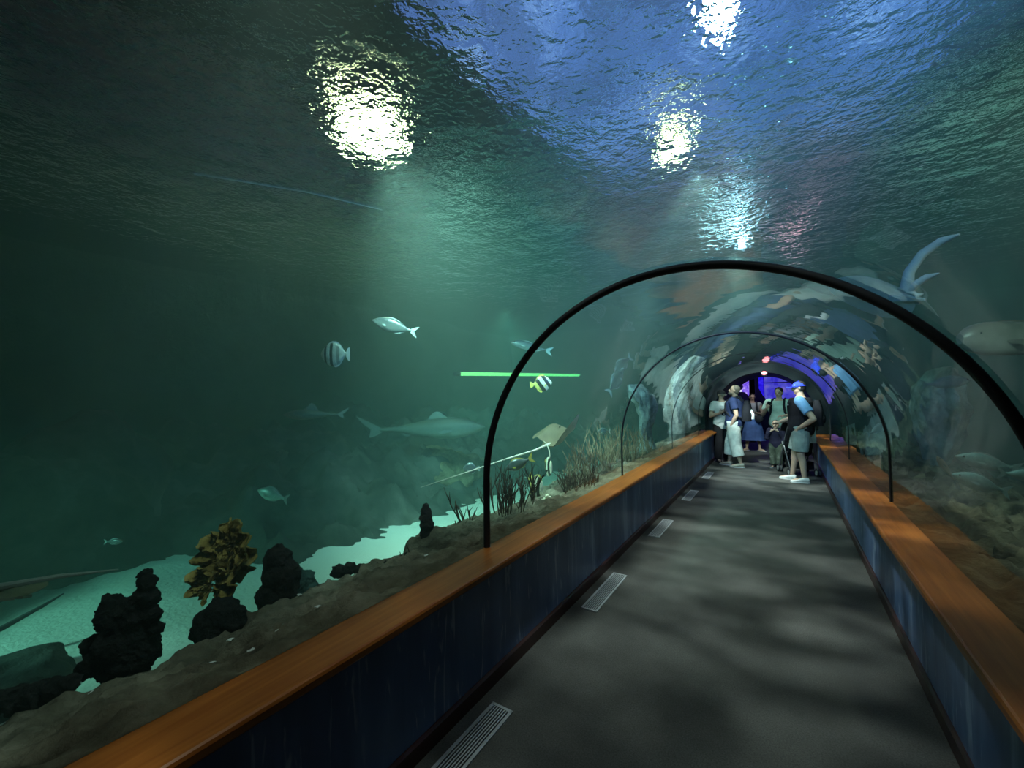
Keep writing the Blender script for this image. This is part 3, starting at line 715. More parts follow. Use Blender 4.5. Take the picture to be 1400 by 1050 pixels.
panelm = solid('hall plaster', (.55, .58, .55), .8)  # unseen pale panels, added so the rippled surface picks up light
m = MB(); m.box((XL+.75, 5.2, 5.5), (.1, 18, 2.8)); tag(m.build('wall_left_hall', panelm, smooth=False), 'plastered hall wall above the water on the left', 'wall', kind='structure')
m = MB(); m.box((XR-.75, 5.2, 5.5), (.1, 18, 2.8)); tag(m.build('wall_right_hall', panelm, smooth=False), 'plastered hall wall above the water on the right', 'wall', kind='structure')
m = MB(); m.box((-.9, 14.35, 5.5), (15.5, .1, 2.8)); tag(m.build('wall_end_hall', panelm, smooth=False), 'plastered hall wall above the far end of the water', 'wall', kind='structure')
# boulders
def boulder(name, label, cat, loc, r, mat, seed, n=7, rough=.12, squash=.8, group=None):
    rnd = random.Random(seed); m = MB()
    for k in range(n):
        a = rnd.uniform(0, 2*PI); d = rnd.uniform(.1, .62)*r
        q = r*rnd.uniform(.42, .75); m.ell((d*math.cos(a), d*math.sin(a), rnd.uniform(0, .5)*r*squash), (q, q*rnd.uniform(.8, 1.1), q*squash), 16, 10)
    o = m.melt(name, mat, None, r*.055, 4, edit=lambda c: c*(1+rough*fbm(c.x+seed, c.y, c.z, 2.2/r, 6)))
    o.location = loc; return tag(o, label, cat, group)
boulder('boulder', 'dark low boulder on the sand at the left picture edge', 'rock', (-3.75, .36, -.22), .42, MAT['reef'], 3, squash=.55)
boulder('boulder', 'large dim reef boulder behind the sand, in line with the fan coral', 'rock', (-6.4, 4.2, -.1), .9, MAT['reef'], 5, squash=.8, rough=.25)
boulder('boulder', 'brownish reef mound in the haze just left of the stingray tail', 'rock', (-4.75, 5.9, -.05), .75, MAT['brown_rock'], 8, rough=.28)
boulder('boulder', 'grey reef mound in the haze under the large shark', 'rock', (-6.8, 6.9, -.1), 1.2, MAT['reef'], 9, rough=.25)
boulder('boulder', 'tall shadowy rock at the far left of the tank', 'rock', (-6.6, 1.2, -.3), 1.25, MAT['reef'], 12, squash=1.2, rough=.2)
boulder('boulder', 'brown knobbly rock outside the right glass, largest of the three by the ledge', 'rock', (1.82, 5.3, .46), .27, MAT['brown_rock'], 14, rough=.35)
boulder('boulder', 'smallest grey-brown rock against the right glass, nearest the picture edge', 'rock', (1.44, 3.55, .56), .13, MAT['brown_rock'], 15, rough=.35)
boulder('boulder', 'middle-sized brown rock between the smallest and largest along the right ledge', 'rock', (1.55, 4.35, .54), .17, MAT['brown_rock'], 16, rough=.35)
boulder('boulder', 'shadowy tall rock in the right tank behind the ledge rocks', 'rock', (4.4, 6.6, -.1), 1.1, MAT['brown_rock'], 17, squash=1.0, rough=.25)
def slab(label, pts, th, mat, seed):
    """upright weathered rock: a tapering column with flutes"""
    m = MB(); rnd = random.Random(seed); rings = []
    for (x, y, z, a, b) in pts:
        rings.append([V((x+a*math.cos(2*PI*q/28)*(1+.16*math.sin(5*2*PI*q/28+z*2)), y+b*math.sin(2*PI*q/28)*(1+.12*math.sin(7*2*PI*q/28)), z)) for q in range(28)])
    m.loft(rings)
    o = m.melt('rock_column', mat, None, .018, 4, edit=lambda c: c+V((1, .6, .4))*(.08*fbm(c.x+seed, c.y, c.z*.6, 2.6, 6)+.05*abs(fbm(c.x+seed, c.y, c.z*.5, 7, 5))))
    return tag(o, label, 'rock')
slab('pale fluted rock column outside the left glass beyond the stingray', [(-1.75, 7.7, .35, .16, .3), (-1.72, 7.7, .8, .10, .22), (-1.7, 7.7, 1.2, .12, .3), (-1.78, 7.6, 1.55, .2, .42), (-1.9, 7.6, 1.75, .1, .3)], .1, MAT['pale_rock'], 2)  # made-up shapes in place of pale reflections on the glass
slab('big pale cracked rock arching against the glass left of the dark portal', [(-1.6, 9.9, .7, .18, .45), (-1.6, 9.9, 1.2, .25, .62), (-1.52, 9.9, 1.6, .26, .66), (-1.38, 9.8, 2.0, .24, .6), (-1.15, 9.7, 2.35, .16, .45)], .1, MAT['pale_rock'], 4)
slab('grey hanging rock mass beyond the second arch on the right', [(2.2, 8.3, .55, .10, .3), (2.25, 8.4, .9, .2, .6), (2.3, 8.5, 1.3, .26, .75), (2.3, 8.5, 1.65, .22, .7), (2.3, 8.4, 1.9, .1, .4)], .1, MAT['pale_rock'], 6)

# corals and sponges
def blobs(name, label, cat, loc, bl, mat, vox=.014, nz=.02, fs=14, seed=0, sc=1):
    m = MB()
    rk = random.Random(seed+41)
    for x, y, z, r in bl:
        m.ell((x, y, z), r, 14, 10)
        for k in range(16):
            d = V((rk.gauss(0, 1), rk.gauss(0, 1), rk.gauss(0, 1))).normalized(); m.ell(V((x, y, z))+d*r*.95, r*rk.uniform(.16, .30), 8, 6)
    o = m.melt(name, mat, None, vox*.6, 1, edit=lambda c: c+V((fbm(c.x, c.y, c.z+seed, fs, 3), fbm(c.x+9, c.y, c.z+seed, fs, 3), fbm(c.x, c.y+9, c.z+seed, fs, 3)))*nz*.55+V((fbm(c.x, c.y+3, c.z, fs*2.6, 2), fbm(c.x+5, c.y, c.z, fs*2.6, 2), fbm(c.x, c.y, c.z+7, fs*2.6, 2)))*nz*.35)
    o.location = loc; o.scale = (sc, sc, sc); o.rotation_euler.z = .574
    return tag(o, label, cat)
blobs('sponge', 'black knobbly sponge in front of the bright sand, nearest on the left', 'sponge', (-2.03, .62, .40),
      [(0.018, 0, 0.155, 0.108), (0.040, 0, 0.263, 0.079), (-0.054, 0, 0.263, 0.058), (-0.065, 0, 0.313, 0.040), (-0.018, 0, 0.299, 0.032), (0.090, 0, 0.335, 0.050), (0.097, 0, 0.400, 0.036), (0.086, 0, 0.432, 0.025), (0.126, 0, 0.263, 0.032), (0.137, 0, 0.205, 0.025), (-0.101, 0, 0.072, 0.061), (-0.151, 0, 0.133, 0.032), (-0.133, 0, 0.162, 0.022), (-0.155, 0, 0.036, 0.040), (0.000, 0, 0.061, 0.090), (0.072, 0, 0.108, 0.072), (-0.090, 0, 0.227, 0.032)], MAT['sponge'], .009, .016, 30)
blobs('sponge', 'rounded dark sponge under the tan fan coral', 'sponge', (-1.99, .96, .38), [(0, 0, .08, .10), (.02, 0, .14, .085), (.08, 0, .1, .06), (-.05, 0, .12, .06), (.11, 0, .16, .03)], MAT['sponge'], .01, .012, 18, 3)
blobs('sponge', 'dark brown sponge right behind the tan fan coral', 'sponge', (-2.12, 1.32, .36), [(0, 0, .1, .10), (.02, 0, .2, .10), (.0, 0, .29, .075), (.05, 0, .12, .07), (-.04, 0, .03, .07), (.07, 0, .22, .05)], MAT['sponge2'], .011, .014, 20, 5)
blobs('sponge', 'small dark green coral clump at the shelf edge right of the fan coral', 'coral', (-2.35, 1.56, .22), [(0, 0, .1, .10), (.05, 0, .16, .07), (.1, 0, .1, .06), (-.02, 0, .2, .06), (.13, 0, .05, .06)], MAT['teal_coral'], .011, .016, 22, 6)
blobs('sponge', 'upright brown column sponge standing alone on the shelf edge', 'sponge', (-1.96, 2.38, .43), [(0, 0, .03, .055), (.0, 0, .1, .055), (.003, 0, .16, .055), (-.004, 0, .22, .05), (-.005, 0, .27, .04), (-.008, 0, .305, .025), (.01, 0, .0, .07), (-.05, 0, .02, .03)], MAT['sponge2'], .009, .012, 24, 8)
blobs('sponge', 'low black encrusting sponge at the bottom left corner of the shelf', 'sponge', (-2.10, .33, .43), [(-.1, 0, .0, .05), (0, 0, .02, .05), (.08, 0, .04, .05), (.15, 0, .06, .04), (.2, 0, .08, .03)], MAT['sponge'], .01, .015, 26, 9)
blobs('sponge', 'low black sponge ridge along the shelf edge below the sand strip', 'sponge', (-2.03, 1.88, .40), [(-.2, 0, .0, .045), (-.12, 0, .02, .045), (-.04, 0, .01, .04), (.05, 0, .02, .045), (.13, 0, .03, .04), (.2, 0, .03, .03)], MAT['sponge'], .01, .014, 26, 10)
blobs('coral', 'cream cauliflower coral head beside the striped bannerfish', 'coral', (-1.52, 3.52, .575), [(0, 0, .02, .03), (.03, 0, .03, .026), (-.025, 0, .015, .02), (.01, 0, .055, .02), (.04, .02, .01, .02)], solid('cream coral', (.62, .6, .42), .8, bump=.5), .006, .008, 40, 11)
# tan fan coral : two ruffled lobes on a stalk
t = thing('fan_coral', 'tan and yellow ruffled fan coral on the shelf edge above the dark sponge', 'coral', (-2.19, 1.06, .43), .574)
def ruffle(c, rx, rz, a0, a1, waves, amp, seed, tilt):
    m = MB(); nu, nv = 16, 56; fr = []; bk = []
    for i in range(nu):
        u = .12+.88*i/(nu-1)
        for j in range(nv):
            a = a0+(a1-a0)*j/(nv-1)
            e = u*(1+.07*math.sin(waves*1.7*a+seed)*u+.05*fbm(a*3, u, seed, 2))
            y = amp*u*u*math.sin(waves*a+seed)+tilt*u+.02*fbm(a*4, u*3, seed, 2)
            p = V(c)+V((rx*e*math.sin(a), y, rz*e*math.cos(a)))
            fr.append(p); bk.append(p+V((0, .016, 0)))
    n = len(fr); fs = [(i*nv+j, i*nv+j+1, (i+1)*nv+j+1, (i+1)*nv+j) for i in range(nu-1) for j in range(nv-1)]
    m.add(fr+bk, fs+[tuple(n+q for q in reversed(f)) for f in fs]+[((nu-1)*nv+j, (nu-1)*nv+j+1, n+(nu-1)*nv+j+1, n+(nu-1)*nv+j) for j in range(nv-1)]
          +[(i*nv, (i+1)*nv, n+(i+1)*nv, n+i*nv) for i in range(nu-1)]+[(i*nv+nv-1, (i+1)*nv+nv-1, n+(i+1)*nv+nv-1, n+i*nv+nv-1) for i in range(nu-1)])
    return m
ruffle((-.01, .01, .29), .165, .15, -3.05, 3.05, 9, .032, 1, .02).build('broad_frond', MAT['fan'], t)
ruffle((.08, -.03, .38), .08, .14, -3.0, 3.0, 8, .022, 4, -.02).build('upright_frond', MAT['fan'], t)
ruffle((-.03, -.03, .18), .13, .10, -3.0, 3.0, 7, .03, 7, -.02).build('lower_frond', MAT['fan'], t)
m = MB(); m.tube([(.02, .02, -.06), (.02, .015, .08), (0, .01, .26)], [.03, .024, .016], 10); m.build('stalk', MAT['sponge2'], t)
# branching sea whips
def whips(label, loc, n, h, spread, mat, seed, r=.008, lean=(0, 0), fork=.7, name='gorgonian', cat='coral'):
    rnd = random.Random(seed); m = MB()
    def branch(p, d, L, rad, lv):
        pts = [p]; k = 5
        for q in range(k):
            d = (d+V((rnd.uniform(-.16, .16), rnd.uniform(-.16, .16), .10))).normalized(); pts.append(pts[-1]+d*L/k)
        m.tube(pts, [rad*(1-.45*q/k) for q in range(k+1)], 6)
        if lv > 0:
            for q in range(rnd.choice((1, 2, 2, 3))):
                if rnd.random() < fork+.2:
                    b = pts[rnd.randint(1, 4)]; dd = (d+V((rnd.uniform(-.8, .8), rnd.uniform(-.8, .8), rnd.uniform(0, .5)))).normalized()
                    branch(b, dd, L*rnd.uniform(.45, .75), rad*.72, lv-1)
    for k in range(n):
        a = rnd.uniform(0, 2*PI); q = math.sqrt(rnd.random())*spread
        d = V((math.cos(a)*.35*q/spread+lean[0], math.sin(a)*.35*q/spread+lean[1], 1)).normalized()
        branch(V((q*math.cos(a), q*math.sin(a), -.06)), d, h*rnd.uniform(.6, 1.0), r, 2)
    o = m.build(name, mat); o.location = loc; return tag(o, label, cat)
whips('dark bushy sea whip clump right behind the first arch leg', (-1.72, 3.18, .56), 38, .34, .2, MAT['whip'], 1, .0065)
whips('thin dark twigs leaning over the sand just left of the first arch leg', (-1.98, 2.92, .44), 3, .34, .05, MAT['whip'], 2, .008, (-.35, -.15))
whips('single bare twig on the shelf between column sponge and arch leg', (-1.86, 2.62, .46), 1, .20, .01, MAT['whip'], 13, .007, (-.2, 0))
whips('dark reddish sea whip bush right of the cream coral head', (-1.40, 4.02, .58), 34, .26, .14, MAT['whip'], 3, .0065)
whips('tan tall sea whip cluster below the stingray', (-1.66, 5.0, .52), 34, .46, .24, MAT['tanwhip'], 4, .008)
whips('tan sea whip cluster in front of the second arch leg', (-1.60, 4.42, .54), 20, .28, .13, MAT['tanwhip'], 5, .008)
whips('tall brownish sea whip cluster beyond the second arch leg', (-1.66, 6.1, .50), 40, .52, .28, MAT['tanwhip'], 6, .010)
whips('brown sea whips near the pale fluted column', (-1.42, 7.05, .52), 12, .42, .12, MAT['tanwhip'], 7, .010)
whips('dark short whip tufts at the foot of the column sponge', (-1.93, 2.16, .42), 4, .10, .05, MAT['whip'], 8, .008)
whips('pale brown whip tuft behind the right ledge past the second arch', (1.48, 5.95, .5), 8, .26, .10, MAT['tanwhip'], 9, .008)
# white shell bits
shell = solid('white shell', (.75, .75, .7), .4)
rnd = random.Random(4)
sp = [(-1.62, .86), (-1.52, .75), (-1.46, .98), (-1.40, 1.12), (-1.78, 1.25), (-1.6, 1.5), (-1.88, .48), (-1.33, .8), (-1.5, 1.9), (-1.42, 4.6), (-1.3, 5.1)]
wh = ['nearest the orange ledge', 'below the black sponge', 'under the fan coral', 'right of the fan coral', 'by the dark brown sponge', 'along the sand strip', 'at the bottom left corner', 'closest to the glass', 'left of the column sponge', 'under the tan sea whips', 'before the second arch leg']
SH = shelf(-1, 0, .28, 1.0)
for (x, y), w in zip(sp, wh):
    m = MB()
    for k in range(7):
        a = -1+2*k/6; m.tube([(0, 0, 0), (.010*math.sin(a), .010*math.cos(a), .005), (.016*math.sin(a), .016*math.cos(a), .002)], [.001, .003, .0025], 6)
    o = m.build('shell', shell); o.location = (x, y, SH(-x-1.114, y)[2]+.004); o.rotation_euler.z = rnd.uniform(0, 6)
    tag(o, 'tiny white shell fragment on the dark rock shelf '+w, 'shell', 'white shell bits on the rock shelf')

# ------------------------------------------------------------------ fish (nose towards +X)
def m_fish(name, back, belly, h, bars=None, rough=.35, spot=None):
    m, nt, out = newmat(name); b = N(nt, 'ShaderNodeBsdfPrincipled'); b.inputs['Roughness'].default_value = rough; b.inputs['Specular IOR Level'].default_value = .6
    tc = N(nt, 'ShaderNodeTexCoord'); sx = N(nt, 'ShaderNodeSeparateXYZ'); nt.links.new(tc.outputs['Object'], sx.inputs[0])
    mr = N(nt, 'ShaderNodeMapRange'); mr.inputs['From Min'].default_value = -h; mr.inputs['From Max'].default_value = h; nt.links.new(sx.outputs['Z'], mr.inputs['Value'])
    col = ramp(nt, mr.outputs[0], [(.25, belly), (.7, back)])
    nz = N(nt, 'ShaderNodeTexNoise', Scale=30.0 if not spot else spot, Detail=3.0); nt.links.new(tc.outputs['Object'], nz.inputs['Vector'])
    mx = N(nt, 'ShaderNodeMix', data_type='RGBA', blend_type='MULTIPLY'); mx.inputs[0].default_value = .6
    nt.links.new(col, mx.inputs[6]); nt.links.new(ramp(nt, nz.outputs['Fac'], [(.35, (.6, .6, .6)), (.6, (1, 1, 1))]), mx.inputs[7]); c = mx.outputs[2]
    if bars:
        wob = N(nt, 'ShaderNodeMath', operation='MULTIPLY_ADD'); wob.inputs[1].default_value = bars.get('slant', 0); nt.links.new(sx.outputs['Z'], wob.inputs[0]); nt.links.new(sx.outputs['X'], wob.inputs[2])
        m2 = N(nt, 'ShaderNodeMapRange'); m2.inputs['From Min'].default_value = bars['x0']; m2.inputs['From Max'].default_value = bars['x1']; nt.links.new(wob.outputs[0], m2.inputs['Value'])
        r = nt.nodes.new('ShaderNodeValToRGB'); r.color_ramp.interpolation = 'CONSTANT'; e = r.color_ramp.elements
        st = bars['stops']
        while len(e) < len(st): e.new(.5)
        for i, (p, cc) in enumerate(st): e[i].position = p; e[i].color = (*cc, 1) if cc else (1, 1, 1, 1)
        nt.links.new(m2.outputs[0], r.inputs[0])
        m3 = N(nt, 'ShaderNodeMix', data_type='RGBA', blend_type='MULTIPLY'); m3.inputs[0].default_value = 1
        nt.links.new(c, m3.inputs[6]); nt.links.new(r.outputs[0], m3.inputs[7]); c = m3.outputs[2]
    nt.links.new(c, b.inputs['Base Color']); nt.links.new(b.outputs[0], out.inputs[0]); return m
def fin(pts, th=.006, yaw=0):
    """thin wedge fin from an outline in the x-z plane"""
    m = MB(); n = len(pts); c = V((sum(p[0] for p in pts)/n, 0, sum(p[1] for p in pts)/n))
    a = [V((x, -th*.15, z)) for x, z in pts]; b = [V((x, th*.15, z)) for x, z in pts]
    k = 2*n
    m.add(a+b+[c+V((0, -th*.5, 0)), c+V((0, th*.5, 0))], [(i, (i+1) % n, k) for i in range(n)]+[(n+(i+1) % n, n+i, k+1) for i in range(n)]+[(i, n+i, n+(i+1) % n, (i+1) % n) for i in range(n)])
    return m
EYE = solid('fish eye', (.01, .01, .012), .15); EYEW = solid('eye ring', (.6, .6, .5), .3)
PROF = {'oval': [(0, .04), (.05, .26), (.15, .58), (.3, .9), (.42, 1), (.55, .95), (.7, .72), (.85, .36), (.93, .2), (1, .2)],
        'disc': [(0, .08), (.05, .3), (.15, .62), (.3, .92), (.45, 1), (.6, .98), (.75, .8), (.87, .45), (.94, .2), (1, .18)],
        'slim': [(0, .06), (.06, .4), (.16, .76), (.3, 1), (.5, .95), (.7, .66), (.86, .32), (.94, .2), (1, .2)],
        'blunt': [(0, .3), (.03, .55), (.1, .82), (.22, .98), (.4, 1), (.6, .9), (.78, .6), (.9, .36), (1, .3)],
        'shark': [(0, .1), (.06, .42), (.16, .78), (.3, 1), (.45, .95), (.65, .62), (.82, .3), (.93, .16), (1, .12)]}
def fish(name, label, cat, loc, head, L, hh, ww, mat, fm, prof='oval', tail='fork', tl=.22, th=.9, dorsal=(.25, .85, .3), anal=(.6, .88, .25), pitch=0, roll=0, extra=None, group=None, bend=0, eye=.02):
    t = thing(name, label, cat, loc, group=group, rot=(math.radians(roll), -math.radians(pitch), math.atan2(head[1], head[0])))
    P = PROF[prof]
    def hz(u):
        for (a, x), (b, y) in zip(P, P[1:]):
            if a <= u <= b: return x+(y-x)*(u-a)/(b-a)
        return P[-1][1]
    m = MB(); rings = []; X = lambda u: L*(.5-u)
    for k in range(25):
        u = k/24; a = hz(u)*hh/2; b = min(hz(u)**.8*ww/2, a*1.2); y = bend*u*u*L
        rings.append([V((X(u), y+b*math.cos(2*PI*q/16), a*math.sin(2*PI*q/16))) for q in range(16)])
    m.loft(rings); m.build('body', mat, t)
    xb = X(1)+.02*L; c = hz(1)*hh/2; T = tl*L; q = th*hh/2; yb = bend*L
    tp = {'fork': [(xb, c), (xb-T*.5, q*.7), (xb-T, q), (xb-T*.62, q*.3), (xb-T*.5, 0), (xb-T*.62, -q*.3), (xb-T, -q), (xb-T*.5, -q*.7), (xb, -c)],
          'fan': [(xb, c), (xb-T*.5, q*.85), (xb-T*.95, q), (xb-T, 0), (xb-T*.95, -q), (xb-T*.5, -q*.85), (xb, -c)],
          'shark': [(xb, c), (xb-T*.6, q*1.1), (xb-T, q*1.7), (xb-T*.72, q*.7), (xb-T*.42, q*.05), (xb-T*.5, -q*.9), (xb-T*.2, -q*.6), (xb, -c)]}[tail]
    o = fin(tp, .012*L).build('tail_fin', fm, t); o.location.y = yb
    if dorsal:
        u0, u1, s = dorsal; n = 9
        top = [(X(u0+(u1-u0)*k/(n-1)), hz(u0+(u1-u0)*k/(n-1))*hh/2*.93) for k in range(n)]
        up = [(x-.06*L*s, z+s*hh*.5*math.sin(PI*min(1, (k+.6)/(n-1)))**.6*(1-.45*k/(n-1))) for k, (x, z) in enumerate(top)]
        fin(top+list(reversed(up)), .02*L).build('dorsal_fin', fm, t).location.y = bend*((u0+u1)/2)**2*L
    if anal:
        u0, u1, s = anal; n = 6
        top = [(X(u0+(u1-u0)*k/(n-1)), -hz(u0+(u1-u0)*k/(n-1))*hh/2*.93) for k in range(n)]
        up = [(x-.05*L*s, z-s*hh*.5*math.sin(PI*min(1, (k+.6)/(n-1)))**.6*(1-.5*k/(n-1))) for k, (x, z) in enumerate(top)]
        fin(top+list(reversed(up)), .02*L).build('anal_fin', fm, t).location.y = bend*((u0+u1)/2)**2*L
    for e in (-1, 1):
        o = fin([(0, 0), (-.10*L, .02*hh), (-.16*L, -.05*hh), (-.13*L, -.14*hh), (-.05*L, -.10*hh)], .012*L).build('pectoral_fin', fm, t)
        o.location = (X(.28), e*ww*.40, -.08*hh); o.rotation_euler.z = e*-.5
        m = MB(); u = .11; m.ell((X(u), e*min(hz(u)**.8*ww/2, hz(u)*hh/2*1.2)*.86, hz(u)*hh*.16), (eye*L, eye*L*.5, eye*L)); m.build('eye', EYE, t)
    if extra: extra(t)
    return t
RT = (.84, .543); LF = (-.84, -.543)
SIL = m_fish('silver fish', (.05, .07, .075), (.17, .20, .19), .08); SILF = solid('silver fin', (.35, .42, .40), .5)
BANDED = m_fish('striped spadefish', (.30, .34, .28), (.38, .41, .35), .2, dict(x0=-.15, x1=.15, stops=[(0, None), (.26, (.5, .5, .48)), (.36, None), (.50, (.1, .1, .09)), (.60, None), (.72, (.08, .08, .07)), (.80, None)]))
BANNER = m_fish('bannerfish', (.8, .8, .62), (.85, .84, .7), .2, dict(x0=-.12, x1=.12, slant=.55, stops=[(0, (.9, .8, .25)), (.22, (.02, .02, .02)), (.44, None), (.66, (.02, .02, .02)), (.86, None)]))
YEL = solid('yellow fin', (.75, .62, .12), .5); DKF = solid('dark fin', (.03, .03, .03), .5); GREYF = solid('grey fin', (.12, .15, .14), .6)
fish('spadefish', 'round pale fish with dark vertical bars, alone in the dark water left of centre', 'fish', (-3.6, 2.68, 2.05), LF, .27, .25, .07, BANDED, SILF, 'disc', 'fan', .16, .6, (.3, .9, .25), (.5, .9, .25))
fish('silver_fish', 'silver fish with forked tail above and right of the barred round fish', 'fish', (-3.4, 3.29, 2.42), LF, .47, .17, .08, SIL, SILF, pitch=16, dorsal=(.3, .8, .18), tl=.2, th=.8)
fish('silver_fish', 'slim silver fish crossing behind the first black arch, above the green strip light', 'fish', (-3.2, 6.06, 2.42), LF, .62, .15, .07, SIL, SILF, 'slim', pitch=14, dorsal=(.35, .6, .3), tl=.22, th=1.1)
def streamer(t):
    m = MB(); m.tube([(.0, 0, .11), (-.05, 0, .17), (-.14, 0, .185), (-.24, 0, .165)], [.008, .006, .004, .0015], 6); m.build('dorsal_streamer', EYEW, t)
fish('bannerfish', 'black and white banded bannerfish under the green strip light', 'fish', (-2.2, 4.72, 1.74), (.84, .543), .24, .2, .05, BANNER, YEL, 'disc', 'fan', .2, .4, (.3, .9, .3), (.55, .9, .3), pitch=6)
fish('bannerfish', 'black and white bannerfish near the cream coral head, lower of the pair', 'fish', (-1.66, 3.58, .70), (.75, -.35), .22, .23, .05, BANNER, YEL, 'disc', 'fan', .2, .4, (.3, .9, .3), (.55, .9, .3), pitch=-35)
fish('bannerfish', 'bannerfish trailing a long white dorsal streamer, upper of the pair by the cream coral', 'fish', (-1.72, 3.95, .83), (.55, -.5), .21, .22, .05, BANNER, DKF, 'disc', 'fan', .2, .4, (.3, .9, .3), (.55, .9, .3), pitch=-28, extra=streamer)
fish('yellowtail_snapper', 'silvery blue fish with bright yellow tail under the stingray', 'fish', (-1.93, 3.66, .88), LF, .26, .12, .06, SIL, YEL, pitch=-22, tl=.26, th=.95)
fish('silver_fish', 'small pale fish just left of the first black arch leg', 'fish', (-2.6, 3.72, .77), LF, .16, .12, .04, SIL, SILF, 'disc', 'fan', .2, .5)
fish('silver_fish', 'faint oval fish deep in the haze over the sand strip', 'fish', (-3.8, 2.14, .66), LF, .27, .13, .06, m_fish('dim fish', (.14, .22, .19), (.25, .35, .3), .08), GREYF, pitch=18, tl=.2)
fish('silver_fish', 'tiny pale fish far in the dark above the bright sand', 'fish', (-4.2, 1.11, .44), RT, .13, .05, .03, SIL, SILF)
fish('silver_fish', 'small white fish above the tan whips beside the second arch leg', 'fish', (-2.15, 6.7, .97), LF, .20, .11, .05, SIL, SILF, tl=.2)
fish('silver_fish', 'whitish fish nose-up, upper of the two left of the dark portal reflections', 'fish', (-2.0, 7.29, 2.1), (-.5, -.8), .42, .22, .07, SIL, SILF, pitch=-38)
fish('silver_fish', 'whitish fish nose-down, lower of the two beyond the second arch', 'fish', (-2.0, 7.0, 1.82), (.5, .8), .42, .24, .07, SIL, SILF, pitch=50)
SHK = m_fish('shark skin', (.03, .05, .045), (.16, .2, .18), .2, rough=.6)
fish('shark', 'large grey shark half lost in green haze behind the first arch', 'shark', (-4.55, 5.15, 1.05), RT, 1.75, .36, .3, SHK, GREYF, 'shark', 'shark', .25, .8, (.35, .5, .8), (.7, .8, .3), pitch=1, eye=.008)
fish('shark', 'small dim green shark with raised fin left of the big shark', 'shark', (-5.0, 3.28, 1.36), LF, .75, .14, .12, SHK, GREYF, 'shark', 'shark', .22, .8, (.35, .55, 1.6), None, eye=.008)
BRN = m_fish('brown fish', (.27, .22, .16), (.5, .44, .34), .3, spot=9)
fish('grouper', 'big brown blunt-headed fish at the right picture edge', 'fish', (2.36, 6.12, 2.1), (-.84, -.5), 1.15, .34, .2, BRN, solid('brown fin', (.16, .12, .08), .6), 'blunt', 'fan', .2, .8, (.3, .85, .2), (.6, .85, .3), eye=.012)
TEAL = m_fish('teal fish', (.18, .34, .33), (.55, .68, .64), .15)
fish('parrotfish', 'silvery teal fish heading right, right of the big grey hanging rock', 'fish', (2.01, 6.81, 1.69), (.84, .543), .52, .15, .09, TEAL, SILF, 'oval', 'fork', .16, .9, (.3, .85, .12), (.6, .85, .15), pitch=5)
fish('parrotfish', 'dim green fish over the right ledge, upper of the pair', 'fish', (1.78, 5.05, 1.0), LF, .48, .13, .08, TEAL, SILF, pitch=12)
fish('parrotfish', 'dim green fish over the right ledge, lower of the pair', 'fish', (1.68, 4.84, .86), LF, .42, .13, .08, TEAL, SILF, pitch=18)
fish('parrotfish', 'dim green fish cut by the right picture edge behind the green pair', 'fish', (2.05, 5.15, .9), RT, .36, .11, .07, TEAL, SILF, pitch=-5)
fish('wrasse', 'small brown fish nose-up near the right ledge left of the green pair', 'fish', (1.5, 4.83, .96), LF, .24, .055, .035, BRN, GREYF, 'slim', pitch=55)
fish('silver_fish', 'tiny pale yellow-green fish right beside the foot of the second arch', 'fish', (1.5, 6.3, .52), (.3, -.5), .17, .10, .05, m_fish('pale yellow fish', (.62, .68, .35), (.8, .82, .5), .06), YEL, 'disc', 'fan')
fish('silver_fish', 'white notched fish low on the right near the portal', 'fish', (1.75, 9.4, .95), (.6, .5), .34, .14, .06, SIL, SILF, 'slim', pitch=25)
fish('dark_fish', 'dark slim fish silhouette just under the water surface right of the arch crown', 'fish', (.95, 7.0, 2.95), (.9, .35), .55, .12, .08, m_fish('dark fish', (.03, .035, .035), (.05, .06, .06), .06), DKF, 'slim', pitch=-14)

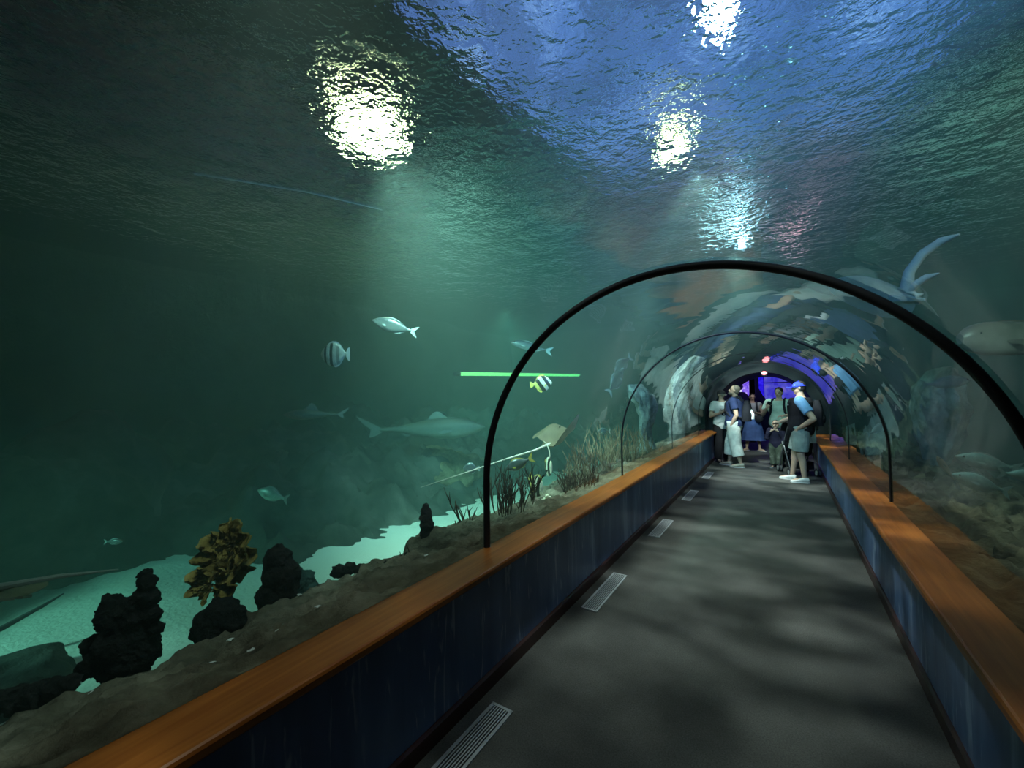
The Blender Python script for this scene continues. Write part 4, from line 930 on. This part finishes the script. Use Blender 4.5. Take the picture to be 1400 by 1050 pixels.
# stingrays: wide disc with waving edges, eyes and whip tail
def ray_fish(name, label, loc, L, W, mat, rot, wave, tail, tm, belly=None, tail_r=.014):
    t = thing(name, label, 'ray', loc, rot=rot)
    m = MB(); nu, nv = 20, 40
    def surf(sgn):
        o = []
        for i in range(nu+1):
            u = i/nu
            for j in range(nv):
                a = 2*PI*j/nv; ca, sa = math.cos(a), math.sin(a)
                k = (abs(ca)**1.7+abs(sa)**1.7)**(-1/1.7)
                x = u*k*ca*L/2; y = u*k*sa*W/2*1.02
                x -= .10*L*abs(y/(W/2))**1.5
                th = .055*L*(1-u**1.6)*(1+.9*math.exp(-(y/(W*.12))**2))
                z = wave(x/L, y/W)*W+sgn*(th if sgn > 0 else th*.6)+(.002 if sgn > 0 else 0)
                o.append(V((x, y, z)))
        return o
    A, B = surf(1), surf(-1); n = len(A)
    fs = [(i*nv+j, i*nv+(j+1) % nv, (i+1)*nv+(j+1) % nv, (i+1)*nv+j) for i in range(nu) for j in range(nv)]
    m.cur = 0; m.add(A, fs); m.cur = 1; m.add(B, [tuple(reversed(f)) for f in fs]); m.cur = 0
    m.add([A[nu*nv+j] for j in range(nv)]+[B[nu*nv+j] for j in range(nv)], [(j, nv+j, nv+(j+1) % nv, (j+1) % nv) for j in range(nv)])
    m.build('disc', [mat, belly or mat], t)
    k = len(tail); mt = MB(); mt.tube(tail, [tail_r*(1-.85*q/(k-1)) for q in range(k)], 8); mt.build('tail', tm, t)
    for e in (-1, 1):
        m = MB(); m.ell((L*.26, e*W*.075, wave(.26, e*.075)*W+.075*L), (.03*L, .02*L, .022*L)); m.build('eye', EYE, t)
        m = MB(); z0 = wave(-.45, 0)*W; m.prism([(-L*.42, e*.02*W), (-L*.40, e*.14*W), (-L*.52, e*.12*W), (-L*.54, e*.03*W)], 'z', z0-.008, z0+.006); m.build('pelvic_fin', mat, t, smooth=False)
    return t
TAN = m_fish('tan ray skin', (.13, .10, .055), (.15, .12, .07), .1, spot=14, rough=.75); PALEB = solid('pale ray belly', (.55, .55, .52), .6)
ray_fish('stingray', 'tan stingray gliding with a very long white whip tail behind the first arch', (-1.93, 4.62, 1.08), .50, .66, TAN, (math.radians(4), math.radians(-20), math.radians(84)), lambda x, y: 1.5*max(0, -y-.06)**1.3+.11*math.exp(-((y-.24)/.14)**2)-.05*math.exp(-((y+.12)/.1)**2)+.02*math.sin(8*x),
         [(-.2+.0, 0, .0), (-.5, .01, .06), (-1.0, .03, .20), (-1.6, .02, .37), (-2.1, .0, .52)], solid('white whip tail', (.7, .68, .6), .5), PALEB, .016)
ray_fish('stingray', 'pale stingray cut by the left picture edge, tail trailing right', (-3.25, .28, .62), .6, .62, TAN, (math.radians(18), 0, math.radians(213)), lambda x, y: .25*abs(y)**1.5-.08, [(-.2, 0, 0), (-.5, .0, .05), (-.8, 0, .08)], solid('grey tail', (.4, .42, .38), .5), PALEB, .02)
ray_fish('stingray', 'dark stingray low over the bright sand at the left edge, only its tail in view', (-4.12, -.35, .02), .8, .7, m_fish('dark ray skin', (.03, .035, .035), (.04, .045, .045), .1), (0, 0, math.radians(-90)), lambda x, y: .05*abs(y), [(-.2, 0, 0), (-.6, 0, .0), (-.86, 0, .02), (-1.06, .01, .10), (-1.16, .02, .15)], DKF, None, .035)
# guitarfish-like ray overhead on the right
GR = m_fish('spotted grey ray', (.2, .24, .23), (.42, .47, .45), .1, spot=16)
GP = [(0.87, 6.25, 2.88), (1.19, 5.9, 2.66), (1.44, 5.57, 2.57), (1.45, 5.48, 2.75), (1.53, 5.38, 2.89), (1.64, 5.29, 2.96), (1.72, 5.16, 2.96), (1.5, 5.49, 2.63), (1.56, 5.42, 2.67), (1.63, 5.35, 2.68), (1.51, 5.51, 2.51), (1.55, 5.5, 2.53)]
HEADP, TAILP = V(GP[0]), V(GP[2]); fwd = (HEADP-TAILP).normalized(); side_ = V((.3845, 0, 1.6))-V(GP[1]); dn = (side_-fwd*side_.dot(fwd)).normalized()
dn = (dn*.75+V((0, 0, -1))*.9); dn = (dn-fwd*dn.dot(fwd)).normalized(); up_ = -dn; lft = up_.cross(fwd)
GM = Matrix((fwd, lft, up_)).transposed()
t = ray_fish('guitarfish', 'large pale-bellied ray with tall curving tail against the upper right glass beyond the first arch', GP[1], 1.0, .62, GR, GM.to_euler(), lambda x, y: -.12*abs(y), [(-.3, 0, 0), (-.45, 0, 0), (-.6, 0, 0)], GR, PALEB, .07)
W = GM.to_4x4(); W.translation = V(GP[1]); WI_ = W.inverted()
m = MB(); m.tube([WI_ @ V(p) for p in GP[2:7]], [.06, .045, .04, .035, .008], 10); m.build('upper_tail_lobe', PALEB, t)
m = MB(); m.tube([WI_ @ V(p) for p in (GP[2], GP[7], GP[8], GP[9])], [.05, .035, .03, .006], 10); m.build('dorsal_fin', PALEB, t)
m = MB(); m.tube([WI_ @ V(p) for p in (GP[2], GP[10], GP[11])], [.05, .03, .006], 10); m.build('lower_tail_lobe', PALEB, t)

# ------------------------------------------------------------------ water, lamps, fixtures
wp = [(XL-.2, -.55), (XL-.2, ZS-.03), (XR+.2, ZS-.03), (XR+.2, -.55)]+[(x, z) for x, z in reversed(arc_profile(R+.055, -.55, 48))]
m = MB(); m.prism(wp, 'y', YB-.25, YF-.01); tag(m.build('water', MAT['water'], smooth=False), 'hazy green water filling the tank around the tunnel', 'water', kind='structure')
us, vs = lin(XL-.3, XR+.3, 30), lin(YB-.28, YF, 30)
m = MB(); m.add([(u, v, ZS) for u in us for v in vs], [(i*30+j, (i+1)*30+j, (i+1)*30+j+1, i*30+j+1) for i in range(29) for j in range(29)])
tag(m.build('water_surface', MAT['surface'], fix=False), 'rippled underside of the water surface reflecting the lamps', 'water surface', kind='structure')

def high_bay(label, loc, r, c, s, group='lamps hanging above the water', sy=1):
    t = thing('ceiling_lamp', label, 'lamp', loc, group=group)
    m = MB(); m.eloft([((0, 0, 0), r, r*sy), ((0, 0, .02), r, r*sy)], 24); m.build('lens', emis('lamp light', c, s), t)
    m = MB(); m.loft([[V((q*math.cos(2*PI*j/24), q*sy*math.sin(2*PI*j/24), z)) for j in range(24)] for q, z in ((r*1.02, -.01), (r*1.08, -.02), (r*1.1, .03), (r*.7, .2), (r*.4, .34), (r*.3, .4), (r*.01, .4), (r*.01, .37), (r*.27, .37), (r*.6, .2), (r*1.02, .04))], cap=False); m.build('housing', MAT['black'], t)
    m = MB(); m.tube([(0, 0, .38), (0, 0, 7.0-loc[2])], .01, 6); m.build('cord', MAT['black'], t)
    return t
LAMPS = [('warm white lamp glinting through the ripples at upper left', (-4.7, 4.0, 5.0), .52, (1, .85, .42), 36),
         ('bright white lamp glinting at the top centre of the water', (-.05, 4.45, 5.0), .13, (.85, .92, 1), 50),
         ('warm lamp glinting left of the blue streak above the arch', (-1.0, 7.0, 5.0), .25, (1, .85, .42), 36),
         ('cool lamp sparkling on the ripples right above the arch crown', (-.6, 11.0, 4.65), .5, (.75, .87, 1), 20)]
for l in LAMPS: high_bay(*l, sy=2.6 if 'top centre' in l[0] else 1)
def tube_lamp(name, label, a, b, r, c, s, group=None):
    t = thing(name, label, 'lamp', a, group=group); d = V(b)-V(a)
    m = MB(); m.tube([d*.02, d*.98], r, 12); m.build('tube', emis(name+' light', c, s), t)
    for e in (0, .98): m = MB(); m.tube([d*e, d*(e+.02)], r*1.25, 12); m.build('end_cap', MAT['black'], t)
    return t
tube_lamp('strip_light', 'bright green strip light low in the haze behind the first arch', (-5.2, 6.5, 2.04), (-5.2, 12.8, 2.22), .04, (.38, 1, .28), 1.7)  # made-up glowing tube for a green streak of light
tube_lamp('ceiling_strip_light', 'pinkish strip lamp over the water, its red streak crossing the arch right of the crown', (.55, 9.2, 4.5), (.75, 14.2, 4.7), .2, (1, .33, .4), 9)  # pink lamp floats free over the water, not fixed to the ceiling
t = thing('floating_pipe', 'thin pale pipe lying just under the water surface left of the arch', 'pipe', (-3.98, 2.6, 3.86)); m = MB(); m.tube([(-.55, -.85, 0), (0, 0, .01), (.35, .75, 0)], .010, 8); m.build('pipe', solid('pale pipe', (.28, .3, .29), .5), t)  # made-up solid for a light streak read as a pole's reflection
t = thing('skylight_panel', 'broad blue lit panel above the water over the walkway', 'lamp', (-.6, 8.6, 6.7)); m = MB(); m.box((0, 0, 0), (7.0, 9.5, .04)); m.build('diffuser', m_mural('blue panel light', (.05, .07, .2), (.13, .21, .62), (.42, .54, 1), .85, .7), t, smooth=False)  # added glow panel; its mottling puts cloudy blue haze into the emission
m = MB()
for dx in (-3.53, 3.53): m.box((dx, 0, .02), (.06, 9.6, .12))
for dy in (-4.78, 4.78): m.box((0, dy, .02), (7.1, .06, .12))
m.build('frame', MAT['black'], t, smooth=False)

def lamp(kind, name, loc, target, e, c, size=.2, ang=90, blend=.8, gobo=None):
    L = bpy.data.lights.new(name, kind); o = bpy.data.objects.new(name, L); COL.objects.link(o)
    o.location = loc; L.energy = e; L.color = c
    if kind == 'SPOT': L.spot_size = math.radians(ang); L.spot_blend = blend
    L.shadow_soft_size = size
    o.rotation_euler = (V(target)-V(loc)).to_track_quat('-Z', 'Y').to_euler()
    if gobo:
        L.use_nodes = True; nt = L.node_tree; em = [n for n in nt.nodes if n.type == 'EMISSION'][0]
        tc = N(nt, 'ShaderNodeTexCoord'); sx = N(nt, 'ShaderNodeSeparateXYZ'); nt.links.new(tc.outputs['Normal'], sx.inputs[0])
        dx = N(nt, 'ShaderNodeMath', operation='DIVIDE'); dy = N(nt, 'ShaderNodeMath', operation='DIVIDE'); cb = N(nt, 'ShaderNodeCombineXYZ')
        for d, a in ((dx, 'X'), (dy, 'Y')): nt.links.new(sx.outputs[a], d.inputs[0]); nt.links.new(sx.outputs['Z'], d.inputs[1])
        nt.links.new(dx.outputs[0], cb.inputs[0]); nt.links.new(dy.outputs[0], cb.inputs[1])
        mp = N(nt, 'ShaderNodeMapping'); mp.inputs['Scale'].default_value = gobo[1]; nt.links.new(cb.outputs[0], mp.inputs[0])
        nz = N(nt, 'ShaderNodeTexNoise', Scale=gobo[0], Detail=3.0, Distortion=.8); nt.links.new(mp.outputs[0], nz.inputs['Vector'])
        r = ramp(nt, nz.outputs['Fac'], [(.44, (.05, .05, .05)), (.68, (1, 1, 1))]); mu = N(nt, 'ShaderNodeMath', operation='MULTIPLY'); nt.links.new(r, mu.inputs[0]); mu.inputs[1].default_value = 1
        nt.links.new(mu.outputs[0], em.inputs['Strength'])
    return o
lamp('SPOT', 'sand_flood', (-4.3, -1.3, 1.5), (-4.1, 2.2, -.3), 230, (.42, 1, .80), .12, 54, .6)
lamp('SPOT', 'back_flood', (-5.6, 9.0, 3.85), (-6.6, 11.0, .8), 520, (.6, 1, .84), .3, 100, 1)  # added fill spot to brighten the far haze and the ripples
lamp('SPOT', 'right_back_flood', (3.6, 10.4, 3.85), (2.8, 14.2, 1.4), 80, (.45, 1, .84), .3, 90, 1)  # added spot on the end wall so the ripples reflect it
lamp('SPOT', 'hall_lamp_left', (-5.2, 9.6, 6.3), (-8.6, 12.5, 5.2), 420, (.5, 1, .8), .15, 120, 1)  # unseen spot added to light the pale panel behind the ripples
lamp('SPOT', 'hall_lamp_right', (3.6, 11.2, 6.3), (5.4, 14.2, 5.2), 200, (.36, 1, .8), .15, 120, 1)  # matching unseen spot added for the right and end panels
lamp('SPOT', 'haze_flood', (-2.62, 2.60, 3.9), (-2.95, 5.2, 1.4), 1900, (.78, 1, .88), .5, 102, 1)
lamp('SPOT', 'blue_flood', (-.3, 1.0, 3.82), (-.3, 6, 4.0), 900, (.22, .38, 1), .12, 84, 1)
lamp('SPOT', 'blue_side_flood', (2.0, 2.4, 3.8), (-1.5, 3.8, 3.6), 1250, (.24, .40, 1), .15, 84, 1)
lamp('SPOT', 'blue_sparkle', (-.15, 8.2, 3.85), (-.1, 3, 3.9), 14, (.55, .72, 1), .04, 70, 1)  # added small back-facing spot, puts extra glints on the ripples
lamp('SPOT', 'ray_light', (2.6, 3.6, 3.5), (2.0, 6.5, 2.5), 120, (1, .97, .88), .1, 58, .8)  # added spot to brighten the guitarfish and the big brown fish
lamp('SPOT', 'right_flood', (1.55, 7.4, 3.9), (1.3, 9, 3.2), 110, (.4, 1, .8), .3, 120, 1)
lamp('SPOT', 'shelf_light_near', (-1.05, .7, 3.8), (-1.8, 1.2, .6), 75, (1, .97, .9), .2, 70, 1)  # added spot to brighten the near shelf and fan coral
lamp('SPOT', 'shelf_light', (-1.2, 4.8, 3.88), (-1.6, 4.2, .5), 300, (1, .98, .9), .5, 78, 1)  # added spot to brighten the left shelf
lamp('SPOT', 'rock_light', (-1.9, 8.3, 3.85), (-1.6, 9.2, 1.3), 480, (1, 1, .97), .4, 80, 1)  # added spot to brighten the pale stand-in columns
lamp('SPOT', 'right_shelf_light', (1.9, 3.6, 3.85), (1.9, 4.0, .4), 85, (1, .96, .8), .2, 95, 1)  # added spot to brighten the right shelf
lamp('SPOT', 'ripple_light', (-.3, .9, 3.9), (-.3, 1.9, 0), 240, (1, .97, .92), .08, 105, .8, (3.2, (1, 1.9, 1)))
lamp('SPOT', 'ripple_light_mid', (-.3, 4.6, 3.9), (-.3, 5.0, 0), 620, (1, .97, .94), .08, 100, .8, (3.4, (1, 2.2, 1)))
lamp('SPOT', 'ripple_light_far', (-.2, 7.6, 3.9), (-.1, 9.9, .7), 2200, (1, .97, .94), .08, 70, .8, (3.2, (1, 2.2, 1)))
lamp('POINT', 'blue_room_light', (.3, 17.0, 2.6), (0, 0, 0), 50, (.16, .1, 1), .2)
lamp('SPOT', 'passage_light', (-.1, 12.3, 1.97), (-.2, 12.9, 0), 14, (.85, .88, .95), .06, 125, .6)

# ------------------------------------------------------------------ camera and look
cd = bpy.data.cameras.new('camera'); cam = bpy.data.objects.new('camera', cd); COL.objects.link(cam)
cd.sensor_width = 36; cd.lens = 569.69/1400*36; cd.clip_start = .03; cd.clip_end = 100
Rm = Matrix.Rotation(.5742, 3, 'Z') @ Matrix.Rotation(.0258, 3, 'X') @ Matrix.Rotation(.0107, 3, 'Y')
rx, fy, uz = Rm @ V((1, 0, 0)), Rm @ V((0, 1, 0)), Rm @ V((0, 0, 1))
M = Matrix((rx, uz, -fy)).transposed().to_4x4(); M.translation = (.3845, 0, 1.6); cam.matrix_world = M
S.camera = cam
w = bpy.data.worlds.new('hall gloom'); S.world = w; w.use_nodes = True
w.node_tree.nodes['Background'].inputs[0].default_value = (.05, .07, .09, 1); w.node_tree.nodes['Background'].inputs[1].default_value = .05
vs = S.view_settings; vs.view_transform = 'Standard'; vs.look = 'None'; vs.gamma = 1; vs.exposure = .25; vs.use_curve_mapping = False
cy = S.cycles
cy.max_bounces = 10; cy.diffuse_bounces = 3; cy.glossy_bounces = 4; cy.transmission_bounces = 6; cy.volume_bounces = 1; cy.transparent_max_bounces = 24
cy.caustics_reflective = False; cy.caustics_refractive = False; cy.sample_clamp_indirect = 4; cy.use_denoising = True; cy.use_light_tree = True
